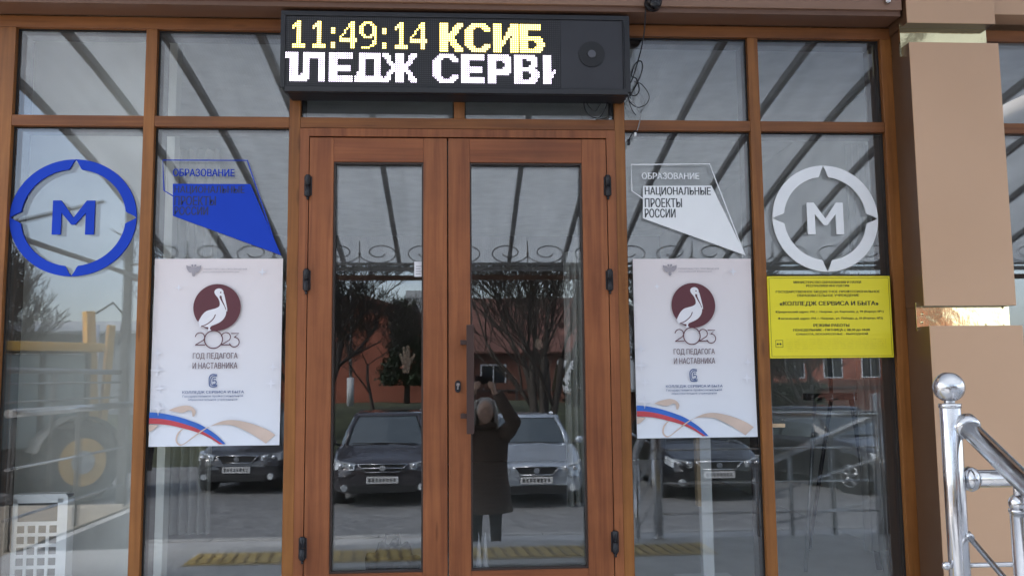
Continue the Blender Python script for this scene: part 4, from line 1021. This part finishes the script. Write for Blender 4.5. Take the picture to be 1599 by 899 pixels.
def clump(name, label, cat, loc, sx, sy, h, n, m, seed, leaf=.11, cone=.0):
    rnd = random.Random(seed); t = thing(name, label, cat, loc)
    g = MB(); g.tube([(0,0,-1.0),(.05,0,h*.4),(0,.05,h*.8)], [.13,.08,.03], 8); g.build('trunk', bark, t)
    g = MB(); lobes = [(rnd.uniform(-.65,.65), rnd.uniform(-.65,.65), rnd.uniform(.05,.95), rnd.uniform(.12,.40)) for _ in range(80)]
    for i in range(n):
        lx_, ly_, lz_, lr = rnd.choice(lobes); v = Vector((rnd.gauss(0,1), rnd.gauss(0,1), rnd.gauss(0,1))).normalized()*lr*rnd.uniform(.25,1.05)
        k = 1-cone*lz_
        p = Vector(((lx_*k+v.x*k)*sx, (ly_*k+v.y*k)*sy, max(.02, (lz_+v.z*.5))*h))
        a = Vector((rnd.uniform(-1,1), rnd.uniform(-1,1), rnd.uniform(-1,1))).normalized(); b = a.orthogonal().normalized(); c = leaf*rnd.uniform(.6,1.5)
        g.quad(p-a*c, p+b*c*.5, p+a*c, p-b*c*.5)
    g.build('crown', m, t)
    return t
clump('evergreen_tree', 'dark dense evergreen mirrored at the left end of the far left pane', 'tree', (-13.6,-17.4,-1.0), 1.7, 1.4, 3.9, 16000, lf[0], 5, .10, .35)
clump('ivy_bush', 'dark ivy mass hanging over the orange wall mirrored in the left door', 'bush', (-2.1,-29.5,.7), 1.35, .8, 3.1, 8000, lf[1], 21, .085, .6)
clump('evergreen_tree', 'dark pointed evergreen behind the stemmed tree mirrored in the right door', 'tree', (4.3,-25,-1.0), 1.0, 1.0, 5.2, 8000, lf[0], 15, .11, .75)
clump('hedge_bush', 'low dark hedge clump at the foot of the orange building', 'bush', (12.8,-31,-1.0), 3.2, .8, 1.6, 5000, lf[0], 18, .13)

# ------------------------------------------------------------------ buildings beyond
orange = mat('orange_render', (.29,.095,.058), .9, var=.18, vs=1.2, bump=.1); rooft = mat('rust_roof', (.13,.055,.04), .8, var=.25, vs=2); brickm = mat('brown_fence_sheet', (.14,.055,.035), .7, var=.2)
wht = mat('white_render', (.52,.53,.54), .8, var=.08); winm = mat('dark_window', (.02,.025,.03), .1); slate = mat('grey_sheet', (.36,.37,.37), .6, var=.1)
def gable_house(name, label, x0, x1, y0, y1, zb, ze, zr, wm, rm, wins, front=False):
    t = thing(name, label, 'building', (0,0,0))
    if front:
        xm = (x0+x1)/2; g = MB(); g.box(x0, x1, y1, y0, zb, ze)
        for y in (y0, y1): g.bm.faces.new([g.bm.verts.new(p) for p in ((x0,y,ze),(x1,y,ze),(xm,y,zr))])
        g.build('wall', wm, t); g = MB(); o = .3
        for xa in (x0-o, x1+o):
            zz = ze-o*(zr-ze)/(x1-xm); a = [(xa,y0+o,zz),(xa,y1-o,zz),(xm,y1-o,zr),(xm,y0+o,zr)]
            up = [(p[0],p[1],p[2]+.16) for p in a]; g.quad(*[(p[0],p[1],p[2]+.005) for p in a]); g.quad(*up); g.quad(a[0],a[3],up[3],up[0]); g.quad(a[0],a[1],up[1],up[0])
        g.build('roof', rm, t)
        for wx, wz, ww, wh in wins:
            g = MB(); g.box(wx-ww/2, wx+ww/2, y0+.002, y0+.05, wz, wz+wh); f_ = g.build('window', wht, t)
            g = MB(); g.box(wx-ww/2+.08, wx-.03, y0+.051, y0+.06, wz+.08, wz+wh-.08); g.box(wx+.03, wx+ww/2-.08, y0+.051, y0+.06, wz+.08, wz+wh-.08); g.build('pane', winm, f_)
        return t
    g = MB(); g.box(x0, x1, y1, y0, zb, ze)
    ym = (y0+y1)/2
    for x in (x0, x1): g.bm.faces.new([g.bm.verts.new(p) for p in ((x,y0,ze),(x,y1,ze),(x,ym,zr))])
    g.build('wall', wm, t)
    g = MB(); o = .35
    for s, ya in ((1, y0+o), (-1, y1-o)):
        a = [(x0-o,ya,ze-.12),(x1+o,ya,ze-.12),(x1+o,ym,zr+.05),(x0-o,ym,zr+.05)]; g.quad(*a); g.quad(*[(p[0],p[1],p[2]+.09) for p in a]); g.quad(a[0],a[1],(a[1][0],a[1][1],a[1][2]+.09),(a[0][0],a[0][1],a[0][2]+.09))
    g.build('roof', rm, t)
    for wx, wz, ww, wh in wins:
        g = MB(); g.box(wx-ww/2, wx+ww/2, y0+.002, y0+.05, wz, wz+wh); f_ = g.build('window', wht, t)
        g = MB(); g.box(wx-ww/2+.08, wx-.03, y0+.051, y0+.06, wz+.08, wz+wh-.08); g.box(wx+.03, wx+ww/2-.08, y0+.051, y0+.06, wz+.08, wz+wh-.08); g.build('pane', winm, f_)
    return t
gable_house('orange_building', 'orange rendered gable building with a dark roof edge mirrored in the left door', -7.2, -1.2, -31, -42, -.6, 3.35, 4.3, orange, rooft, [], True)
gable_house('brick_house', 'brown brick house with a wide tiled roof mirrored behind the stemmed tree', -1.6, 6.0, -36, -46, -1.0, 2.2, 5.0, brickm, rooft, [(1.5,.4,1.2,1.2)])
gable_house('orange_building', 'long orange building with tall windows mirrored under the yellow plate', 15, 34, -52, -62, -1.06, 5.2, 7.5, orange, rooft, [(17+2.6*k,.7,1.3,2.6) for k in range(6)])
gable_house('shed', 'low shed with a pale sheet roof mirrored at the right of the right door', 4.1, 9.0, -27.5, -31, -1.1, .55, 1.5, brickm, slate, [])
gable_house('grey_house', 'plain grey rendered garage mirrored behind the backhoe boom', -14.2, -9.3, -23.5, -28, -1.0, 2.6, 2.9, slate, slate, [])
fe = thing('sheet_fence', 'long rust brown sheet fence running behind the bare trees', 'fence')
g = MB()
for k in range(46): x = -2.0+.5*k; g.box(x, x+.47, -33.4, -33.36+.03*(k%2), -1.1, .75)
g.build('fence_sheet', brickm, fe)
g = MB(); g.box(-2, 21, -33.35, -33.28, .4, .46); g.build('fence_rail', darksteel, fe)
for k in range(6): g = MB(); g.box(-2+4.4*k-.05, -2+4.4*k+.05, -33.36, -33.24, -1.1, .9); g.build('post', darksteel, fe)
def block(label, x0, x1, y, floors, bays, zb, m):
    t = thing('apartment_block', label, 'building', (0,0,0), group='pale apartment blocks on the skyline')
    h = floors*2.9+1.2
    g = MB(); g.box(x0, x1, y-12, y, zb, zb+h); g.build('wall', m, t)
    g = MB(); g.box(x0-.3, x1+.3, y-12.3, y+.3, zb+h+.003, zb+h+.5); rf = g.build('roof', slate, t)
    g = MB(); g.box((x0+x1)/2-2, (x0+x1)/2+2, y-7, y-3, zb+h+.503, zb+h+2.4); g.build('stair_head', slate, rf)
    bw_ = (x1-x0)/bays
    for f in range(floors):
        for b in range(bays):
            xc = x0+(b+.5)*bw_; z = zb+1.5+f*2.9
            if b % 3 == 1:
                g = MB(); g.box(xc-bw_*.46, xc+bw_*.46, y+.003, y+1.1, z-.6, z+.35); g.build('balcony', slate, t)
            g = MB(); g.box(xc-.8, xc+.8, y+.002, y+.05, z+.36, z+1.75); g.build('window', winm, t)
    return t
block('long pale apartment block on the skyline mirrored in the left door', -17, 4, -125, 4, 8, -1, wht)
block('distant pale apartment block further right behind the trees', 24, 52, -150, 4, 9, -1, wht)
lp_ = thing('lamp_post', 'thin grey lamp post with a white wrapped base before the orange wall', 'lamp post', (-4.02,-27.5,-.1))
g = MB(); g.tube([(0,0,-.2),(0,0,4.9)], [.06,.04], 10); g.build('pole', steel_d, lp_)
g = MB(); g.tube([(0,0,0),(0,0,1.15)], .13, 12); g.build('wrapped_base', wht, lp_)
g = MB(); g.tube([(0,0,4.85),(.3,0,5.15),(.9,0,5.2)], .03, 8); g.box(.85,1.35,-.09,.09,5.16,5.24,.02); g.build('lamp_head', steel_d, lp_)

# ------------------------------------------------------------------ person taking the picture
skin = mat('skin', (.58,.38,.29), .55, var=.06, vs=12); coat_m = mat('dark_wool_coat', (.085,.060,.048), .9, var=.2, vs=30, bump=.2, bs=120); hair_m = mat('grey_hair', (.42,.40,.38), .7, var=.35, vs=60, stretch=(1,1,.2)); boot_m = mat('black_boots', (.012,.012,.012), .5); trou = mat('black_trousers', (.014,.014,.016), .85)
def person():
    px_, py_ = .235, -4.36
    t = thing('person', 'person in a long dark coat with grey hair holding up a phone', 'person', (px_, py_, -.85))
    # local frame: +y looks at the glass, z=0 on the pavement
    b = MB()
    def cap(pts, r, n=14): b.tube(pts, r, n); b.sphere(pts[0], r[0], seg=n); b.sphere(pts[-1], r[-1], seg=n)
    # trunk, neck, head
    for z, rx, ry, y in ((.94,.165,.12,-.02),(1.05,.155,.115,-.02),(1.18,.16,.115,-.02),(1.30,.175,.11,-.025),(1.38,.16,.09,-.03)): b.sphere((0,y,z), 1, rx, ry, .11, 18)
    cap([(0,-.03,1.38),(0,.0,1.52)], [.062,.055])
    b.sphere((0,.015,1.595), .1, .80, .97, 1.18, 24); b.sphere((0,.045,1.535), .07, .80, .85, .75, 16)        # skull and jaw
    b.sphere((0,.112,1.578), .017, .85, 1.15, 1.5, 10); b.tube([(0,.100,1.61),(0,.121,1.568)], [.009,.013], 8)   # nose
    for s in (-1, 1):
        b.sphere((s*.033,.088,1.615), .018, 1.3, .6, .6, 10); b.sphere((s*.034,.090,1.598), .0125, 1, 1, 1, 10)   # brow, eye
        b.sphere((s*.080,.010,1.585), .026, .4, .8, 1.25, 10)                                               # ear
        b.sphere((s*.042,.080,1.562), .026, 1, .7, 1, 10)                                               # cheek
    b.sphere((0,.100,1.536), .021, 1.35, .6, .42, 10); b.sphere((0,.100,1.524), .018, 1.2, .6, .45, 10); b.sphere((0,.088,1.498), .024, 1, .7, .7, 10)
    # legs
    for s in (-1, 1):
        cap([(s*.085,-.01,.92),(s*.095,.01,.50),(s*.10,-.015,.09)], [.088,.058,.042]); b.sphere((s*.105,.055,.05), .05, .85, 2.2, .85, 14)
    # arms: both raised, bent at the elbow, the phone held level in front of and above the face
    phone = Vector((-.02,.34,1.905))
    for s, hx_ in ((-1, -.085), (1, .085)):
        sh = Vector((s*.175,-.03,1.37)); hand = phone + Vector((hx_, -.012, -.055)); el = Vector((s*.265,.20,1.50))
        cap([sh, sh.lerp(el,.5)+Vector((s*.012,0,0)), el], [.058,.050,.042]); cap([el, el.lerp(hand,.45), hand+Vector((s*.01,-.01,-.06))], [.042,.036,.025])
        cap([hand+Vector((s*.01,-.01,-.06)), hand+Vector((0,-.012,-.01))], [.024,.027], 10); b.sphere(hand+Vector((0,-.012,-.012)), .030, .62, .95, 1.25, 12)
        for k in range(4):                                                                              # fingers curl over the back of the phone
            base = hand+Vector((s*.008,.016-.004*k,.014-.016*k)); ln = (.066,.074,.070,.055)[k]
            kn = base+Vector((-s*.006,ln*.34,.012-.003*k)); ti = kn+Vector((-s*ln*.42,ln*.12,.010)); 
            cap([base, kn, ti, ti+Vector((-s*ln*.28,-.004,.004))], [.0095,.009,.008,.007], 8)
        tb = hand+Vector((-s*.012,-.022,-.004)); cap([tb, tb+Vector((-s*.020,-.010,.024)), tb+Vector((-s*.034,-.004,.048))], [.0115,.0105,.009], 8)
    o = b.build('body', [skin], t)
    md = o.modifiers.new('r', 'REMESH'); md.mode = 'VOXEL'; md.voxel_size = .0062; md.use_smooth_shade = True
    m2_ = o.modifiers.new('s', 'SMOOTH'); m2_.factor = .5; m2_.iterations = 3
    bpy.context.view_layer.update(); dg = bpy.context.evaluated_depsgraph_get()
    me = bpy.data.meshes.new_from_object(o.evaluated_get(dg)); o.modifiers.clear(); o.data = me
    me.materials.clear(); [me.materials.append(q) for q in (skin, trou, boot_m)]
    for p in me.polygons:
        p.use_smooth = True; z = p.center.z
        p.material_index = 2 if z < .13 else (1 if z < 1.0 else 0)
    # eyes and lips
    g = MB()
    for s in (-1, 1): g.sphere((s*.034,.0985,1.599), .0065, 1.3, .7, .8, 10)
    g.build('eyes', trimk, t)
    # coat: rings from collar to below the knee, plus sleeves
    g = MB(); n = 40; rows = []
    for z, rx, ry, y in ((1.45,.085,.085,-.01),(1.425,.13,.10,-.025),(1.39,.205,.125,-.03),(1.30,.225,.145,-.025),(1.12,.215,.15,-.02),(.98,.215,.155,-.02),(.85,.235,.175,-.015),(.72,.25,.195,-.01),(.655,.262,.207,-.005),(.64,.262,.207,-.005),(.645,.245,.19,-.005)):
        rows.append([g.bm.verts.new((rx*math.cos(2*PI*j/n)*(1+.012*math.sin(j*1.9+z*9)), y+ry*math.sin(2*PI*j/n)*(1+.03*math.sin(j*2.3)*(z < .9)), z)) for j in range(n)])
    for a, c in zip(rows, rows[1:]):
        for j in range(n): g.bm.faces.new((a[j], a[(j+1)%n], c[(j+1)%n], c[j]))
    for s, hx_ in ((-1, -.085), (1, .085)):
        sh = Vector((s*.165,-.03,1.355)); hand = phone + Vector((hx_, -.012, -.055)); el = Vector((s*.265,.20,1.50)); wr = el.lerp(hand, .80)
        g.tube([sh, sh.lerp(el,.5)+Vector((s*.012,0,0)), el, el.lerp(wr,.5), wr, wr+(wr-el).normalized()*.006], [.088,.080,.072,.062,.052,.045], 16)
    g.sphere((-.165,-.03,1.36), .088, seg=16); g.sphere((.165,-.03,1.36), .088, seg=16); g.sphere((-.265,.2,1.5), .071, seg=14); g.sphere((.265,.2,1.5), .071, seg=14)
    ct = g.build('coat', coat_m, t, smooth=True)
    g = MB()
    for k in range(4): g.sphere((.012,.133+.012*(k > 1),1.24-.16*k), .012, 1, .4, 1, 10)
    g.build('button', trimk, ct)
    g = MB(); g.tube([(.09*math.cos(a), -.012+.088*math.sin(a), 1.455+.012*math.sin(a*2)) for a in [2*PI*i/24 for i in range(25)]], .026, 10); g.build('collar', coat_m, ct)
    # grey hair: shoulder length shell with locks
    g = MB(); rnd = random.Random(2)
    g.sphere((0,-.012,1.612), .1, .95, 1.02, 1.16, 24)
    for k in range(150):
        a = rnd.uniform(-.35, PI+.35); r_ = rnd.uniform(.085,.102); x = r_*math.cos(a)*1.0; y = -.005-r_*math.sin(a)*1.05
        g.tube([(x*.35, y*.3-.01, 1.725),(x*.9, y*.85, 1.69),(x*1.1, y*1.05, 1.60),(x*1.15+rnd.uniform(-.015,.015), y*1.05, 1.50),(x*1.0+rnd.uniform(-.03,.03), y+rnd.uniform(-.02,.02), 1.43+rnd.uniform(-.02,.05))], [.008,.014,.013,.011,.004], 5)
    hr_ = g.build('hair', hair_m, t)
    # the face shows through: cut the shell where the face is
    bm_ = bmesh.new(); bm_.from_mesh(hr_.data)
    kill = [f for f in bm_.faces if f.calc_center_median().y > .050 and 1.48 < f.calc_center_median().z < 1.668 and abs(f.calc_center_median().x) < .072]
    bmesh.ops.delete(bm_, geom=kill, context='FACES'); bm_.to_mesh(hr_.data); bm_.free()
    # phone
    ph = thing('phone', 'black phone held level in both hands of the person', 'phone', (px_+phone.x, py_+phone.y, -.85+phone.z))
    g = MB(); g.box(-.078,.078,-.004,.004,-.037,.037,.003); g.build('phone_body', mat('phone_back', (.02,.02,.022), .2), ph)
    g = MB(); g.box(-.070,-.040,.0042,.0062,.004,.030,.001); cbp = g.build('lens_bump', trimk, ph)
    g = MB(); g.tube([(-.055,.0063,.022),(-.055,.0075,.022)], .006, 14); g.tube([(-.055,.0063,.011),(-.055,.0075,.011)], .004, 14); g.build('lens', chrome, cbp)
person()

# ------------------------------------------------------------------ things inside, behind the panes
# plastic crate standing on its end
def crate():
    x0, z1 = F(13, 772, .2); x1, _ = F(106, 774, .2)
    t = thing('plastic_crate', 'white perforated plastic crate standing on end behind the far left pane', 'crate', ((x0+x1)/2, .2, .005), R(1))
    w = (x1-x0); h = z1-.005
    # front wall with a hand slot and a grid of square holes: cells around the holes
    us = [-w/2, -w/2+.045]; cols = 4; hw = .035; gap = (w-.09-cols*hw)/(cols-1)
    for c in range(cols): us += [-w/2+.045+c*(hw+gap)+hw, -w/2+.045+(c+1)*(hw+gap)] if c < cols-1 else [-w/2+.045+c*(hw+gap)+hw]
    us.append(w/2)
    vs_ = [h, h-.04, h-.125]; z = h-.143; 
    while z-.034 > .03: vs_ += [z, z-.034]; z -= .049
    vs_.append(0.0)
    g = MB()
    def cell(u0, u1, v0, v1): g.box(u0, u1, 0, .006, v1, v0)
    nu = len(us)
    # border strips and rows
    cell(-w/2+.02, w/2-.02, h, h-.04); cell(-w/2, us[1], h-.02, 0); cell(us[-2], w/2, h-.02, 0)
    for s in (-1, 1):
        g.poly([(s*(w/2-.02+.02*math.sin(a)), h-.02+.02*math.cos(a)) for a in [R(90)*i/6 for i in range(7)]]+[(s*(w/2-.02), h-.02)], 0.0001, .0061)
    for i in range(2, len(vs_)-1, 2): cell(us[1], us[-2], vs_[i], vs_[i+1])
    for i in range(3, len(vs_)-2, 2):
        for j in range(2, nu-2, 2): cell(us[j], us[j+1], vs_[i], vs_[i+1])
    g.build('front_wall', white_p, t)
    g = MB()
    for s in (-1, 1):
        u = s*(w/2); lo, hi = min(u, u-s*.006), max(u, u-s*.006); g.box(lo, hi, .0065, .075, 0, h-.02)
    g.box(-w/2+.02, w/2-.02, .0065, .075, h-.006, h-.0005)
    g.build('side_wall', white_p, t)
    g = MB(); g.box(-w/2+.007, w/2-.007, .0755, .081, 0, h-.008); g.build('base_panel', mat('shaded_grey_plastic', (.22,.22,.23), .5), t)  # back of the white crate coloured dark grey for the shade behind slot and holes
crate()
# table with a white leg panel and pale edge
def desk():
    xa, _ = F(1096, 800, .55); xb, _ = F(1113, 800, .55)
    t = thing('display_stand', 'white upright stand with a pale wood strip behind the pane right of the doors', 'stand', (0,0,0))
    g = MB(); g.box(xa, xb, .55, .60, .02, 1.35, .002); g.build('upright', white_p, t)
    g = MB(); g.box(xa-.02, xa-.001, .548, .60, .40, 1.35, .002); g.build('edge_strip', MATS['pale_wood'], t)
    g = MB(); g.box(xa-.12, xb+.12, .45, .72, .006, .0195, .003); g.build('base_plate', white_p, t)
    g = MB(); g.box(xa-.10, xb+.10, .46, .70, 1.351, 1.375, .003); g.build('top_shelf', MATS['pale_wood'], t)
desk()
def easel():
    t = thing('easel', 'black tripod easel standing behind the pane under the yellow plate', 'easel')
    a, az = F(1333, 700, .9); b, bz = F(1373, 880, .75); c, cz = F(1277, 715, .9); d, dz = F(1257, 872, .75)
    g = MB(); g.tube([(a,.9,az+.3),(b,.75,.005)], .016, 10); g.build('leg', black_m, t)
    g = MB(); g.tube([(c,.9,az+.3),(d,.75,.005)], .010, 10); g.build('leg', steel_d, t)
    g = MB(); g.tube([((a+c)/2,.92,az+.3),((a+c)/2,1.35,.005)], .012, 10); g.build('leg', black_m, t)
    g = MB(); g.box(c-.06, a+.06, .88, .93, az+.28, az+.32, .004); g.build('tray', black_m, t)
    g = MB(); g.tube([((a+c)/2,.92,az+.3),((a+c)/2,.95,az+.95)], .012, 10); g.build('mast', black_m, t)
easel()
drape = mat('pale_drape', (.52,.51,.48), .85, var=.08)
def curtain(label, x0, x1, y, z0, z1, folds, amp):
    g = MB(); n = folds*10; th = .003
    a = [g.bm.verts.new((x0+(x1-x0)*i/n, y+amp*math.sin(2*PI*i/10), z0)) for i in range(n+1)]; b = [g.bm.verts.new((x0+(x1-x0)*i/n, y+amp*.8*math.sin(2*PI*i/10+.3), z1)) for i in range(n+1)]
    for i in range(n): g.bm.faces.new((a[i], a[i+1], b[i+1], b[i]))
    o = g.build('curtain', drape, None, smooth=True); m_ = o.modifiers.new('t', 'SOLIDIFY'); m_.thickness = th
    tag(o, label, 'curtain')
xa, _ = F(885, 700, .5); xb, _ = F(915, 700, .5); curtain('narrow pale curtain hanging inside the right door', xa, xb, .5, .42, 1.75, 3, .02)
xa, _ = F(232, 730, .9); xb, _ = F(330, 730, .9); curtain('pale pleated curtain behind the left poster', xa, xb, .9, .25, 2.4, 7, .03)
xa, _ = F(1345, 730, .7); xb, _ = F(1385, 730, .7); curtain('pale curtain at the right end behind the yellow plate', xa, xb, .7, .12, 2.4, 4, .02)
# black bag inside the left door
x, z = F(612, 895, .45)
bgx = thing('black_bag', 'slumped black bag on the floor behind the left door', 'bag', (x, .45, .005))
g = MB(); b_ = bmesh.new(); bmesh.ops.create_icosphere(b_, subdivisions=4, radius=1)
for v in b_.verts:
    k = 1+.16*math.sin(v.co.x*7+1)*math.sin(v.co.z*6+v.co.y*5); v.co = Vector((v.co.x*.13*k, v.co.y*.11*k, max(-.0, (v.co.z*.5+.5)*.25*k)))
for f in b_.faces: f.smooth = True
g.join(b_); g.build('bag_body', mat('black_fabric', (.014,.014,.015), .8, bump=.3, bs=60), bgx)
g = MB(); g.tube([(-.05,0,.22),(-.03,.0,.30),(.03,.0,.30),(.05,0,.21)], .008, 8); g.build('bag_handle', black_m, bgx)
# pale paper cut-outs stuck inside the door glass
kraft = mat('kraft_paper', (.13,.085,.06), .8)
x, z = F(634, 562, .06); q = 2.5/FPX
g = MB(); hand = [(-8,-32),(8,-32),(10,-14),(16,-4),(25,14),(20,18),(12,6),(10,12),(8,36),(1,38),(0,14),(-3,34),(-9,32),(-8,8),(-14,18),(-19,14),(-11,-4)]
g.poly([(x+a*q, z+b*q) for a, b in hand], .058, .0595); tag(g.build('paper_hand', kraft), 'brown paper hand cut-out inside the left door glass', 'paper cut-out')
x, z = F(841, 537, .06)
g = MB(); g.poly([(x+9*q*math.cos(a)*(1+.12*math.cos(2*a)), z+14*q*math.sin(a)) for a in [2*PI*i/20 for i in range(20)]], .058, .0595); tag(g.build('paper_oval', kraft), 'brown paper oval cut-out inside the right door glass', 'paper cut-out')
x, z = F(756, 838, .35)
ws = thing('paper_spike', 'two small white paper spikes on the floor behind the right door', 'paper spikes', (x, .8, .005))
for s in (-1, 1): g = MB(); g.tube([(s*.018,0,0),(s*.018,0,.24)], [.024,.002], 10); g.build('spike', paper, ws)
